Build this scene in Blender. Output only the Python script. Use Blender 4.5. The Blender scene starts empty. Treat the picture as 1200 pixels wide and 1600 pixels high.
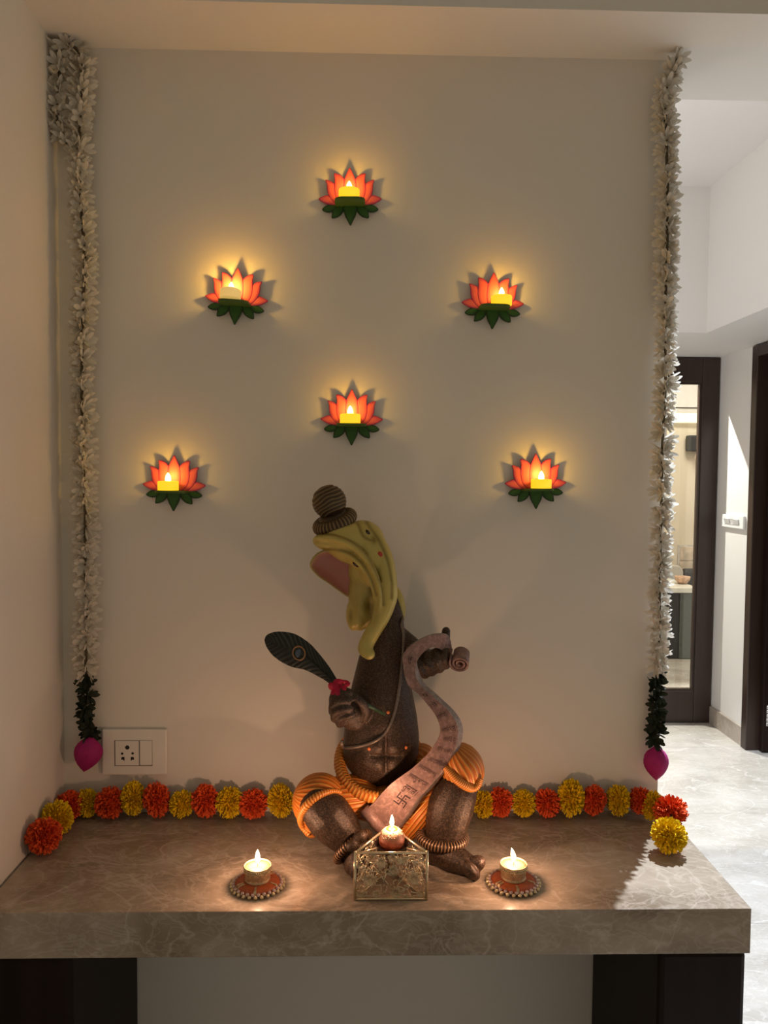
import bpy, bmesh, math, random
from mathutils import Vector, Matrix, noise
from mathutils.bvhtree import BVHTree

SC = bpy.context.scene
COL = SC.collection
random.seed(7)

# ------------------------------------------------------------------ camera
YAW, PITCH, ROLL, FPX = math.radians(1.425), math.radians(2.714), math.radians(0.4706), 1202.0
CAM = Vector((0.0, -1.4, 1.422))
_cy, _sy, _cp, _sp = math.cos(YAW), math.sin(YAW), math.cos(PITCH), math.sin(PITCH)
FWD = Vector((_sy * _cp, _cy * _cp, -_sp))
_r = Vector((_cy, -_sy, 0.0)); _u = _r.cross(FWD)
RGT = math.cos(ROLL) * _r + math.sin(ROLL) * _u
UPV = -math.sin(ROLL) * _r + math.cos(ROLL) * _u
cam_data = bpy.data.cameras.new('camera')
cam_data.sensor_fit = 'HORIZONTAL'; cam_data.sensor_width = 36.0
cam_data.lens = FPX / 1200.0 * 36.0
cam_data.clip_start = 0.02
camera = bpy.data.objects.new('camera', cam_data); COL.objects.link(camera)
camera.matrix_world = Matrix(((RGT.x, UPV.x, -FWD.x, CAM.x), (RGT.y, UPV.y, -FWD.y, CAM.y),
                              (RGT.z, UPV.z, -FWD.z, CAM.z), (0, 0, 0, 1)))
SC.camera = camera

# ------------------------------------------------------------------ world, lights, exposure
world = bpy.data.worlds.new('dim_room'); SC.world = world
world.use_nodes = True
bg = world.node_tree.nodes['Background']
bg.inputs[0].default_value = (1.0, 0.86, 0.62, 1); bg.inputs[1].default_value = 0.24
SC.view_settings.view_transform = 'Standard'; SC.view_settings.look = 'None'
SC.view_settings.gamma = 1.0; SC.view_settings.exposure = 0.0
SC.view_settings.use_curve_mapping = False

def point_light(name, loc, power, color, radius=0.02, spot=None, blend=0.3, aim=None):
    d = bpy.data.lights.new(name, 'SPOT' if spot else 'POINT')
    d.energy = power; d.color = color; d.shadow_soft_size = radius
    if spot: d.spot_size = math.radians(spot); d.spot_blend = blend
    o = bpy.data.objects.new(name, d); COL.objects.link(o); o.location = loc
    if aim is not None:
        o.rotation_euler = (Vector(aim) - Vector(loc)).to_track_quat('-Z', 'Y').to_euler()
    return o
def area_light(name, loc, aim, size, power, color):
    d = bpy.data.lights.new(name, 'AREA'); d.energy = power; d.color = color; d.size = size
    o = bpy.data.objects.new(name, d); COL.objects.link(o); o.location = loc
    o.rotation_euler = (Vector(aim) - Vector(loc)).to_track_quat('-Z', 'Y').to_euler()
    return o
point_light('hall_downlight', (1.03, 0.70, 2.74), 450, (0.76, 0.87, 1.0), 0.011, 84, 0.25, (1.03, 0.70, 0))
area_light('hall_fill_light', (-0.1, 1.2, 1.9), (1.1, 1.3, 2.8), 0.5, 9, (1.0, 0.95, 0.90))  # added fill, hidden behind the partition, to brighten the hall ceiling
point_light('kitchen_downlight', (1.38, 3.50, 2.60), 320, (1.0, 0.96, 0.89), 0.012, 75, 0.2, (2.0, 2.55, 1.0))
area_light('kitchen_ceiling_light', (2.6, 4.2, 2.6), (2.7, 4.6, 0), 0.6, 34, (1.0, 0.90, 0.74))

# ------------------------------------------------------------------ geometry helpers
def ray(x, y): return FWD + RGT * ((x - 600) / FPX) - UPV * ((y - 800) / FPX)
def at(x, y, Y):
    d = ray(x, y); return CAM + d * ((Y - CAM.y) / d.y)
def atz(x, y, z):
    d = ray(x, y); return CAM + d * ((z - CAM.z) / d.z)
def atx(x, y, X):
    d = ray(x, y); return CAM + d * ((X - CAM.x) / d.x)
def pxm(Y): return (Y + 1.4) / FPX          # metres per photo pixel at depth Y

ORG = {}
def origin(o): return ORG.get(o.name, Vector((0, 0, 0))) if o else Vector((0, 0, 0))
def thing(name, label, cat, loc=(0, 0, 0), group=None):
    o = bpy.data.objects.new(name, None); COL.objects.link(o)
    o.empty_display_size = 0.02
    o.location = loc; ORG[o.name] = Vector(loc)
    o['label'] = label; o['category'] = cat
    if group: o['group'] = group
    return o
def tag(o, label, cat, group=None):
    o['label'] = label; o['category'] = cat
    if group: o['group'] = group
    return o
def mesh_of(name, V, F, mat=None, smooth=True, attr=None):
    me = bpy.data.meshes.new(name)
    me.from_pydata([tuple(v) for v in V], [], [tuple(f) for f in F])
    if smooth: me.polygons.foreach_set('use_smooth', [True] * len(me.polygons))
    if attr is not None:
        a = me.attributes.new('paint', 'FLOAT', 'POINT'); a.data.foreach_set('value', attr)
    if mat: me.materials.append(mat)
    me.update()
    return me
def link(name, me, parent=None, loc=(0, 0, 0)):
    o = bpy.data.objects.new(name, me); COL.objects.link(o); o.location = loc
    if parent: o.parent = parent; ORG[o.name] = origin(parent)
    return o
def mk(name, V, F, mat, parent=None, smooth=True, attr=None, kind=None, label=None, org=None):
    """verts in world space"""
    o0 = origin(parent) if parent else (Vector(org) if org is not None else sum((Vector(v) for v in V), Vector()) / len(V))
    me = mesh_of(name, [Vector(v) - o0 for v in V], F, mat, smooth, attr)
    o = link(name, me, parent, (0, 0, 0) if parent else o0)
    if not parent: ORG[o.name] = o0
    if kind: o['kind'] = kind
    if label: o['label'] = label
    return o
def fix_normals(me):
    bm = bmesh.new(); bm.from_mesh(me); bmesh.ops.recalc_face_normals(bm, faces=bm.faces); bm.to_mesh(me); bm.free()

class G:
    """geometry gatherer"""
    def __init__(s): s.V = []; s.F = []; s.A = []
    def add(s, V, F, A=None):
        n = len(s.V); s.V += [Vector(v) for v in V]; s.F += [tuple(i + n for i in f) for f in F]
        s.A += list(A) if A is not None else [0.0] * len(V)
        return s
    def box(s, lo, hi):
        x0, y0, z0 = lo; x1, y1, z1 = hi
        V = [(x0, y0, z0), (x1, y0, z0), (x1, y1, z0), (x0, y1, z0), (x0, y0, z1), (x1, y0, z1), (x1, y1, z1), (x0, y1, z1)]
        F = [(0, 3, 2, 1), (4, 5, 6, 7), (0, 1, 5, 4), (1, 2, 6, 5), (2, 3, 7, 6), (3, 0, 4, 7)]
        return s.add(V, F)
    def tube(s, P, R, n=10, closed=False, caps=True, attr=None, flat=1.0):
        P = [Vector(p) for p in P]; m = len(P)
        if not hasattr(R, '__len__'): R = [R] * m
        V = []; A = []; F = []
        T = []
        for i in range(m):
            a = P[(i - 1) % m] if (closed or i > 0) else P[i]
            b = P[(i + 1) % m] if (closed or i < m - 1) else P[i]
            T.append((b - a).normalized())
        up = Vector((0, 0, 1)) if abs(T[0].z) < 0.9 else Vector((0, 1, 0))
        N = (up - T[0] * up.dot(T[0])).normalized()
        for i in range(m):
            N = (N - T[i] * N.dot(T[i])).normalized(); B = T[i].cross(N)
            for k in range(n):
                a = 2 * math.pi * k / n
                r = R[i]
                V.append(P[i] + N * (math.cos(a) * r) + B * (math.sin(a) * r * flat)); A.append(attr[i] if attr else 0.0)
        for i in range(m if closed else m - 1):
            j = (i + 1) % m
            for k in range(n):
                l = (k + 1) % n
                F.append((i * n + k, i * n + l, j * n + l, j * n + k))
        if caps and not closed:
            F.append(tuple(range(n))[::-1]); F.append(tuple(range((m - 1) * n, m * n)))
        return s.add(V, F, A)
    def lathe(s, prof, c, n=32, attr=None, axis=None):
        V = []; F = []; A = []
        c = Vector(c); m = len(prof)
        for i, (r, z) in enumerate(prof):
            for k in range(n):
                a = 2 * math.pi * k / n
                v = Vector((r * math.cos(a), r * math.sin(a), z))
                if axis is not None: v = axis @ v
                V.append(c + v); A.append(attr[i] if attr else 0)
        for i in range(m - 1):
            for k in range(n):
                l = (k + 1) % n
                F.append((i * n + k, i * n + l, (i + 1) * n + l, (i + 1) * n + k))
        if prof[0][0] > 1e-6: F.append(tuple(range(n))[::-1])
        if prof[-1][0] > 1e-6: F.append(tuple(range((m - 1) * n, m * n)))
        return s.add(V, F, A)
    def ell(s, c, a, b, d, rot=0.0, nu=24, nv=14, ridge=0, amp=0.0, M=None):
        """ellipsoid: a along local x, b along local z, d along y; rot turns it in the XZ plane (clockwise in the photo)"""
        V = []; F = []; A = []; c = Vector(c)
        cr, sr = math.cos(rot), math.sin(rot)
        for i in range(nv + 1):
            t = math.pi * i / nv                       # pole along local x
            for k in range(nu):
                ph = 2 * math.pi * k / nu
                q = 1.0; w = 0.0
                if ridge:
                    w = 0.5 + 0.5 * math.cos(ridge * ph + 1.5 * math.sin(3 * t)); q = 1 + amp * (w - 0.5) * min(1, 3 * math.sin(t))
                x, z, y = a * math.cos(t), b * math.sin(t) * math.cos(ph) * q, d * math.sin(t) * math.sin(ph) * q
                p = Vector((x * cr + z * sr, y, -x * sr + z * cr))
                if M is not None: p = M @ p
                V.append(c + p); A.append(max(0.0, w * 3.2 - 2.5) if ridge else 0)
        for i in range(nv):
            for k in range(nu):
                l = (k + 1) % nu
                F.append((i * nu + k, i * nu + l, (i + 1) * nu + l, (i + 1) * nu + k))
        return s.add(V, F, A)
    def mk(s, name, mat, parent=None, smooth=True, attr=False, **k):
        o = mk(name, s.V, s.F, mat, parent, smooth, s.A if attr else None, **k)
        return o

def cat_rom(P, n=8, closed=False):
    out = []; m = len(P); P = [Vector(p) for p in P]
    for i in range(m if closed else m - 1):
        p0 = P[(i - 1) % m] if (closed or i > 0) else P[i]; p1 = P[i]; p2 = P[(i + 1) % m]
        p3 = P[(i + 2) % m] if (closed or i + 2 < m) else p2
        for k in range(n):
            t = k / n
            out.append(0.5 * ((2 * p1) + (p2 - p0) * t + (2 * p0 - 5 * p1 + 4 * p2 - p3) * t * t + (3 * p1 - p0 - 3 * p2 + p3) * t ** 3))
    if not closed: out.append(P[-1])
    return out
def bevelled(o, w, seg=2):
    m = o.modifiers.new('bevel', 'BEVEL'); m.width = w; m.segments = seg; m.limit_method = 'ANGLE'
    return o
def remeshed(g, voxel, smooth_it=2):
    me = mesh_of('tmp', g.V, g.F); o = bpy.data.objects.new('tmp', me); COL.objects.link(o)
    m = o.modifiers.new('r', 'REMESH'); m.mode = 'VOXEL'; m.voxel_size = voxel; m.use_smooth_shade = True
    s = o.modifiers.new('s', 'SMOOTH'); s.iterations = smooth_it; s.factor = 0.5
    dg = bpy.context.evaluated_depsgraph_get(); e = o.evaluated_get(dg); em = e.to_mesh()
    V = [v.co.copy() for v in em.vertices]; F = [tuple(p.vertices) for p in em.polygons]
    e.to_mesh_clear(); bpy.data.objects.remove(o); bpy.data.meshes.remove(me)
    return V, F
def bvh(V, F): return BVHTree.FromPolygons([Vector(v) for v in V], F)
def cast(tree, x, y):
    d = ray(x, y).normalized(); h = tree.ray_cast(CAM, d)
    return (h[0], h[1]) if h[0] is not None else (None, None)

# ------------------------------------------------------------------ materials
def nodes(name):
    m = bpy.data.materials.new(name); m.use_nodes = True
    nt = m.node_tree; return m, nt, nt.nodes['Principled BSDF']
def N(nt, t, **k):
    n = nt.nodes.new(t)
    for a, b in k.items(): setattr(n, a, b)
    return n
def plain(name, col, rough=0.5, metal=0.0, var=0.12, nscale=30, bump=0.0, bscale=80, spec=0.5, emit=None, estr=0.0, coords='Object'):
    m, nt, b = nodes(name)
    tc = N(nt, 'ShaderNodeTexCoord'); nz = N(nt, 'ShaderNodeTexNoise'); nz.inputs['Scale'].default_value = nscale; nz.inputs['Detail'].default_value = 4
    nt.links.new(tc.outputs[coords], nz.inputs['Vector'])
    r = N(nt, 'ShaderNodeValToRGB')
    r.color_ramp.elements[0].color = tuple(c * (1 - var) for c in col) + (1,); r.color_ramp.elements[1].color = tuple(min(1, c * (1 + var)) for c in col) + (1,)
    r.color_ramp.elements[0].position = 0.3; r.color_ramp.elements[1].position = 0.7
    nt.links.new(nz.outputs['Fac'], r.inputs['Fac']); nt.links.new(r.outputs['Color'], b.inputs['Base Color'])
    b.inputs['Roughness'].default_value = rough; b.inputs['Metallic'].default_value = metal; b.inputs['Specular IOR Level'].default_value = spec
    if bump:
        n2 = N(nt, 'ShaderNodeTexNoise'); n2.inputs['Scale'].default_value = bscale; n2.inputs['Detail'].default_value = 3
        nt.links.new(tc.outputs[coords], n2.inputs['Vector'])
        bp = N(nt, 'ShaderNodeBump'); bp.inputs['Strength'].default_value = bump; bp.inputs['Distance'].default_value = 0.002
        nt.links.new(n2.outputs['Fac'], bp.inputs['Height']); nt.links.new(bp.outputs['Normal'], b.inputs['Normal'])
    if emit: b.inputs['Emission Color'].default_value = emit + (1,); b.inputs['Emission Strength'].default_value = estr
    return m
def two_tone(name, c0, c1, rough=0.5, metal=0.0, bump=0.0, bscale=200, spec=0.5):
    """colour from the per-vertex 'paint' value: hand-painted highlights and edges, darker hollows"""
    m, nt, b = nodes(name)
    a = N(nt, 'ShaderNodeAttribute', attribute_name='paint'); mx = N(nt, 'ShaderNodeMix', data_type='RGBA')
    mx.inputs[6].default_value = c0 + (1,); mx.inputs[7].default_value = c1 + (1,)
    tc = N(nt, 'ShaderNodeTexCoord'); nz = N(nt, 'ShaderNodeTexNoise'); nz.inputs['Scale'].default_value = 60
    nt.links.new(tc.outputs['Object'], nz.inputs['Vector'])
    ad = N(nt, 'ShaderNodeMath', operation='MULTIPLY_ADD'); ad.inputs[1].default_value = 0.3; ad.use_clamp = True
    sub = N(nt, 'ShaderNodeMath', operation='SUBTRACT'); sub.inputs[1].default_value = 0.5
    nt.links.new(nz.outputs['Fac'], sub.inputs[0]); nt.links.new(sub.outputs[0], ad.inputs[0]); nt.links.new(a.outputs['Fac'], ad.inputs[2])
    nt.links.new(ad.outputs[0], mx.inputs[0]); nt.links.new(mx.outputs[2], b.inputs['Base Color'])
    b.inputs['Roughness'].default_value = rough; b.inputs['Metallic'].default_value = metal; b.inputs['Specular IOR Level'].default_value = spec
    if bump:
        n2 = N(nt, 'ShaderNodeTexNoise'); n2.inputs['Scale'].default_value = bscale; n2.inputs['Detail'].default_value = 2
        nt.links.new(tc.outputs['Object'], n2.inputs['Vector'])
        bp = N(nt, 'ShaderNodeBump'); bp.inputs['Strength'].default_value = bump; bp.inputs['Distance'].default_value = 0.001
        nt.links.new(n2.outputs['Fac'], bp.inputs['Height']); nt.links.new(bp.outputs['Normal'], b.inputs['Normal'])
    return m
def marble(name, dark, light, vein, scale=1.0, rough=0.18, veins=((1.1, 0.012, 0.75), (2.6, 0.016, 0.5), (5.5, 0.02, 0.32))):
    m, nt, b = nodes(name); L = nt.links.new
    geo = N(nt, 'ShaderNodeNewGeometry')
    mp = N(nt, 'ShaderNodeMapping'); mp.inputs['Scale'].default_value = (4.4 * scale, 7.0 * scale, 7.0 * scale); mp.inputs['Rotation'].default_value = (0, 0, 0.25)
    L(geo.outputs['Position'], mp.inputs['Vector'])
    n1 = N(nt, 'ShaderNodeTexNoise'); n1.inputs['Scale'].default_value = 1.4; n1.inputs['Detail'].default_value = 8; n1.inputs['Distortion'].default_value = 0.8
    L(mp.outputs[0], n1.inputs['Vector'])
    r1 = N(nt, 'ShaderNodeValToRGB'); r1.color_ramp.elements[0].position = 0.33; r1.color_ramp.elements[1].position = 0.68
    r1.color_ramp.elements[0].color = dark + (1,); r1.color_ramp.elements[1].color = light + (1,)
    L(n1.outputs['Fac'], r1.inputs['Fac'])
    # veins: thin band where a warped noise crosses its middle
    col = r1.outputs['Color']
    for sc, wd, st in veins:
        n2 = N(nt, 'ShaderNodeTexNoise'); n2.inputs['Scale'].default_value = sc; n2.inputs['Detail'].default_value = 5; n2.inputs['Distortion'].default_value = 0.9
        L(mp.outputs[0], n2.inputs['Vector'])
        s = N(nt, 'ShaderNodeMath', operation='SUBTRACT'); s.inputs[1].default_value = 0.5; L(n2.outputs['Fac'], s.inputs[0])
        ab = N(nt, 'ShaderNodeMath', operation='ABSOLUTE'); L(s.outputs[0], ab.inputs[0])
        mr = N(nt, 'ShaderNodeMapRange'); mr.inputs[1].default_value = 0; mr.inputs[2].default_value = wd; mr.inputs[3].default_value = st; mr.inputs[4].default_value = 0
        L(ab.outputs[0], mr.inputs[0])
        mx = N(nt, 'ShaderNodeMix', data_type='RGBA'); mx.inputs[7].default_value = vein + (1,)
        L(mr.outputs[0], mx.inputs[0]); L(col, mx.inputs[6]); col = mx.outputs[2]
    L(col, b.inputs['Base Color']); b.inputs['Roughness'].default_value = rough
    return m
def glow(name, col, strength):
    """flame: adds light, lets light through"""
    m = bpy.data.materials.new(name); m.use_nodes = True; nt = m.node_tree; nt.nodes.clear()
    o = N(nt, 'ShaderNodeOutputMaterial'); e = N(nt, 'ShaderNodeEmission'); t = N(nt, 'ShaderNodeBsdfTransparent'); a = N(nt, 'ShaderNodeAddShader')
    e.inputs[0].default_value = col + (1,); e.inputs[1].default_value = strength
    nt.links.new(e.outputs[0], a.inputs[0]); nt.links.new(t.outputs[0], a.inputs[1]); nt.links.new(a.outputs[0], o.inputs[0])
    return m
def petal_cloth(name, col, trans=0.35, var=0.1):
    m, nt, b = nodes(name); L = nt.links.new
    o = [n for n in nt.nodes if n.type == 'OUTPUT_MATERIAL'][0]
    b.inputs['Base Color'].default_value = col + (1,); b.inputs['Roughness'].default_value = 0.7
    tr = N(nt, 'ShaderNodeBsdfTranslucent'); tr.inputs[0].default_value = col + (1,)
    mx = N(nt, 'ShaderNodeMixShader'); mx.inputs[0].default_value = trans
    oi = N(nt, 'ShaderNodeTexCoord'); nz = N(nt, 'ShaderNodeTexNoise'); nz.inputs['Scale'].default_value = 120
    L(oi.outputs['Object'], nz.inputs['Vector'])
    hs = N(nt, 'ShaderNodeMapRange'); hs.inputs[3].default_value = 1 - var * 2; hs.inputs[4].default_value = 1 + var; L(nz.outputs['Fac'], hs.inputs[0])
    vm = N(nt, 'ShaderNodeVectorMath', operation='SCALE'); vm.inputs[0].default_value = col; L(hs.outputs[0], vm.inputs['Scale'])
    L(vm.outputs[0], b.inputs['Base Color']); L(vm.outputs[0], tr.inputs[0])
    L(b.outputs[0], mx.inputs[1]); L(tr.outputs[0], mx.inputs[2]); L(mx.outputs[0], o.inputs[0])
    return m

MAT = {}
MAT['wall'] = plain('cream_wall_paint', (0.76, 0.71, 0.64), 0.62, var=0.025, nscale=2.2, bump=0.06, bscale=260)
MAT['hall_wall'] = plain('white_hall_paint', (0.80, 0.77, 0.74), 0.6, var=0.015, nscale=2)
MAT['kitchen_wall'] = plain('kitchen_cream_paint', (0.78, 0.69, 0.56), 0.6, var=0.03, nscale=2)
MAT['marble'] = marble('brown_marble', (0.22, 0.165, 0.115), (0.40, 0.322, 0.245), (0.58, 0.49, 0.40), veins=((1.3, 0.016, 0.42), (3.1, 0.03, 0.30), (7.0, 0.05, 0.22)))
MAT['floor'] = marble('pale_floor_marble', (0.46, 0.41, 0.355), (0.60, 0.55, 0.495), (0.78, 0.74, 0.70), 0.6, 0.25, veins=((0.9, 0.010, 0.55), (2.4, 0.014, 0.28), (6.0, 0.04, 0.22)))
MAT['skirting'] = marble('skirting_marble', (0.34, 0.28, 0.23), (0.48, 0.41, 0.35), (0.6, 0.54, 0.48), 0.8, 0.3)
MAT['joint'] = plain('pale_grout', (0.62, 0.58, 0.54), 0.8)
def wood(name, c0, c1, rough=0.35):
    m, nt, b = nodes(name); L = nt.links.new
    tc = N(nt, 'ShaderNodeTexCoord'); mp = N(nt, 'ShaderNodeMapping'); mp.inputs['Scale'].default_value = (40, 40, 2.0)
    nz = N(nt, 'ShaderNodeTexNoise'); nz.inputs['Scale'].default_value = 1; nz.inputs['Detail'].default_value = 6
    L(tc.outputs['Object'], mp.inputs[0]); L(mp.outputs[0], nz.inputs['Vector'])
    r = N(nt, 'ShaderNodeValToRGB'); r.color_ramp.elements[0].color = c0 + (1,); r.color_ramp.elements[1].color = c1 + (1,)
    L(nz.outputs['Fac'], r.inputs[0]); L(r.outputs[0], b.inputs['Base Color']); b.inputs['Roughness'].default_value = rough
    return m
MAT['wood'] = wood('dark_wenge_wood', (0.018, 0.009, 0.006), (0.05, 0.026, 0.019))
MAT['panel'] = wood('near_black_veneer', (0.012, 0.006, 0.0045), (0.022, 0.012, 0.009), 0.5); MAT['panel'].node_tree.nodes['Principled BSDF'].inputs['Specular IOR Level'].default_value = 0.12
MAT['plastic'] = plain('cream_switch_plastic', (0.80, 0.75, 0.69), 0.35, var=0.02)
MAT['white_plastic'] = plain('white_switch_plastic', (0.86, 0.85, 0.83), 0.35, var=0.02)
MAT['hole'] = plain('dark_socket_hole', (0.012, 0.010, 0.010), 0.6)
MAT['steel'] = plain('brushed_hinge_steel', (0.55, 0.52, 0.48), 0.35, 0.9)

# ------------------------------------------------------------------ setting
ZS, ZT = 2.168, 0.80
XL, XR = -0.547, 0.551
ZSOF, ZCEI, YDOOR, XWALL = 2.11, 2.79, 2.96, 2.02
def structure(name, boxes, mat, parent=None, bev=0):
    g = G()
    for lo, hi in boxes: g.box(lo, hi)
    o = g.mk(name, MAT[mat], parent, smooth=False)
    if not parent: o['kind'] = 'structure'
    if bev: bevelled(o, bev)
    return o
structure('wall_back', [((-0.7, 0, 0), (XR, 0.14, ZS))], 'wall')
structure('wall_left', [((-0.70, -2.3, 0), (XL, 0.0, 2.79))], 'wall')
structure('trim_1', [((XL, -0.142, ZS), (XWALL, 0.14, 2.95))], 'wall')          # the beam over the niche
structure('wall_right', [((XWALL, 2.57, 0), (XWALL + 0.12, YDOOR + 0.06, ZSOF)), ((XWALL, -2.3, 0), (XWALL + 0.12, 1.55, 2.95)),
                         ((XWALL, 1.55, 2.12), (XWALL + 0.12, 2.57, 2.95))], 'hall_wall')
structure('ceiling', [((-0.7, 0.14, ZCEI), (1.613, 2.245, ZCEI + 0.1))], 'hall_wall')
structure('trim_2', [((1.613, 0.14, ZSOF), (XWALL, YDOOR + 0.06, ZCEI + 0.1)), ((-0.7, 2.245, ZSOF), (1.613, YDOOR + 0.06, ZCEI + 0.1))], 'hall_wall')   # dropped bulkhead
structure('wall_far', [((-0.7, YDOOR, 0), (1.08, YDOOR + 0.06, ZSOF))], 'hall_wall')
structure('wall_side', [((-0.82, 0.14, 0), (-0.7, YDOOR, ZCEI))], 'hall_wall')
# floor of large marble tiles with thin pale joints
fl = structure('floor', [((-2.0, -2.6, -0.06), (4.6, 7.0, -0.0025))], 'joint')
tile_me = None
TX, TY = 1.20, 0.8
yj = atz(1120, 1271, 0).y
ys = [yj + TY * k for k in range(-4, 8)]
xs = [-1.55 + TX * k for k in range(0, 5)]
for y0 in ys[:-1]:
    for x0 in xs:
        if tile_me is None:
            g = G().box((0.0008, 0.0008, -0.005), (TX - 0.0008, TY - 0.0008, 0)); tile_me = mesh_of('tile', g.V, g.F, MAT['floor'], False)
        link('tile', tile_me, fl, (x0 - fl.location.x, y0 - fl.location.y, 0 - fl.location.z))
g = G().box((XWALL - 0.012, 2.57, 0), (XWALL, YDOOR, 0.10)); o = g.mk('baseboard_right', MAT['skirting'], smooth=False); o['kind'] = 'structure'

# far glass door
dr = bpy.data.objects.new('door_1', None); COL.objects.link(dr); dr.location = (1.55, YDOOR, 0); ORG[dr.name] = Vector(dr.location); dr['kind'] = 'structure'
x0, x1 = 1.08, 2.015; s0, s1 = 1.18, 1.915
for nm, lo, hi in (('stile', (x0, YDOOR, 0.004), (s0, YDOOR + 0.045, 2.108)), ('stile', (s1, YDOOR, 0.004), (x1, YDOOR + 0.045, 2.108)),
                   ('rail', (s0, YDOOR, 1.968), (s1, YDOOR + 0.045, 2.108)), ('rail', (s0, YDOOR, 0.004), (s1, YDOOR + 0.045, 0.188))):
    bevelled(G().box(lo, hi).mk(nm, MAT['wood'], dr, False), 0.004)
b_ = 0.012
for lo, hi in (((s0, YDOOR + 0.008, 0.188), (s0 + b_, YDOOR + 0.035, 1.968)), ((s1 - b_, YDOOR + 0.008, 0.188), (s1, YDOOR + 0.035, 1.968)),
               ((s0 + b_, YDOOR + 0.008, 1.968 - b_), (s1 - b_, YDOOR + 0.035, 1.968)), ((s0 + b_, YDOOR + 0.008, 0.188), (s1 - b_, YDOOR + 0.035, 0.188 + b_))):
    G().box(lo, hi).mk('glazing_bead', MAT['wood'], dr, False)
gm = bpy.data.materials.new('clear_glass'); gm.use_nodes = True; nt = gm.node_tree; nt.nodes.clear()
o_ = N(nt, 'ShaderNodeOutputMaterial'); t_ = N(nt, 'ShaderNodeBsdfTransparent'); g_ = N(nt, 'ShaderNodeBsdfGlossy'); g_.inputs['Roughness'].default_value = 0.02
t_.inputs[0].default_value = (0.94, 0.96, 0.95, 1)
mx_ = N(nt, 'ShaderNodeMixShader'); mx_.inputs[0].default_value = 0.05
nt.links.new(t_.outputs[0], mx_.inputs[1]); nt.links.new(g_.outputs[0], mx_.inputs[2]); nt.links.new(mx_.outputs[0], o_.inputs[0])
MAT['glass'] = gm
G().box((s0 + 0.002, YDOOR + 0.019, 0.19), (s1 - 0.002, YDOOR + 0.024, 1.966)).mk('pane', MAT['glass'], dr, False)

# right doorway: frame, opened dark leaf, hinges
dr2 = bpy.data.objects.new('door_2', None); COL.objects.link(dr2); dr2.location = (2.06, 2.5, 0); ORG[dr2.name] = Vector(dr2.location); dr2['kind'] = 'structure'
bevelled(G().box((2.000, 2.515, 0), (2.150, 2.572, 2.105)).mk('jamb', MAT['wood'], dr2, False), 0.004)
bevelled(G().box((2.000, 1.55, 0), (2.150, 1.61, 2.105)).mk('jamb', MAT['wood'], dr2, False), 0.004)
bevelled(G().box((2.000, 1.61, 2.045), (2.150, 2.515, 2.105)).mk('head_jamb', MAT['wood'], dr2, False), 0.004)
bevelled(G().box((2.064, 2.470, 0.01), (2.93, 2.507, 2.04)).mk('leaf', MAT['panel'], dr2, False), 0.003)
for zc in (1.80, 0.74, 0.20):
    hg = G().box((2.084, 2.4665, zc - 0.055), (2.135, 2.470, zc + 0.055)).mk('hinge', MAT['steel'], dr2, False)
    k = G()
    for q in range(5): k.tube([(2.084, 2.4655, zc - 0.055 + q * 0.022 + 0.001), (2.084, 2.4655, zc - 0.055 + q * 0.022 + 0.020)], 0.006, 8)
    k.mk('knuckle', MAT['steel'], hg)
structure('wall_closet', [((2.95, 1.3, 0), (3.05, 2.9, 2.5)), ((2.14, 2.75, 0), (2.95, 2.85, 2.5)), ((2.14, 1.3, 2.4), (3.05, 2.9, 2.5)), ((2.14, 1.3, 0), (2.95, 1.4, 2.4))], 'hall_wall')

# kitchen seen through the glass door
YK = 5.5
structure('wall_kitchen', [((0.9, YK, 0), (4.5, YK + 0.1, 2.9)), ((4.4, YDOOR + 0.06, 0), (4.5, YK, 2.9)), ((0.8, YDOOR + 0.06, 0), (0.9, YK, 2.9))], 'kitchen_wall')
structure('ceiling_kitchen', [((0.8, YDOOR + 0.06, 2.85), (4.5, YK, 2.95))], 'hall_wall')
MAT['grey_lacquer'] = plain('grey_lacquer', (0.10, 0.11, 0.105), 0.4)
MAT['dark_lacquer'] = plain('charcoal_lacquer', (0.025, 0.025, 0.027), 0.4)
MAT['white_stone'] = plain('white_stone_top', (0.85, 0.84, 0.78), 0.3, var=0.02)
MAT['chair_white'] = plain('off_white_shell', (0.62, 0.57, 0.53), 0.5, var=0.03)
MAT['black'] = plain('black_plastic', (0.03, 0.032, 0.032), 0.5)
MAT['tile'] = plain('patterned_wall_tile', (0.66, 0.55, 0.44), 0.3, var=0.35, nscale=14)
MAT['peach'] = plain('peach_wicker', (0.62, 0.40, 0.27), 0.7, var=0.3, nscale=40)
MAT['warm_glow'] = plain('cove_light_diffuser', (0.9, 0.86, 0.7), 0.5, emit=(1.0, 0.90, 0.66), estr=0.75)
# cove light strip along the far wall
t = thing('cove_light', 'long cream glowing cove light strip high on the wall behind the glass door', 'light', (2.6, YK - 0.06, 1.94))
bevelled(G().box((0.95, YK - 0.09, 2.005), (4.35, YK - 0.001, 2.045)).mk('housing', MAT['hall_wall'], t, False), 0.004)
bevelled(G().box((0.97, YK - 0.08, 1.915), (4.33, YK - 0.002, 2.005)).mk('diffuser', MAT['warm_glow'], t, False), 0.01)
structure('trim_3', [((0.95, YK - 0.12, 2.05), (4.4, YK, 2.85))], 'hall_wall')
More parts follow.
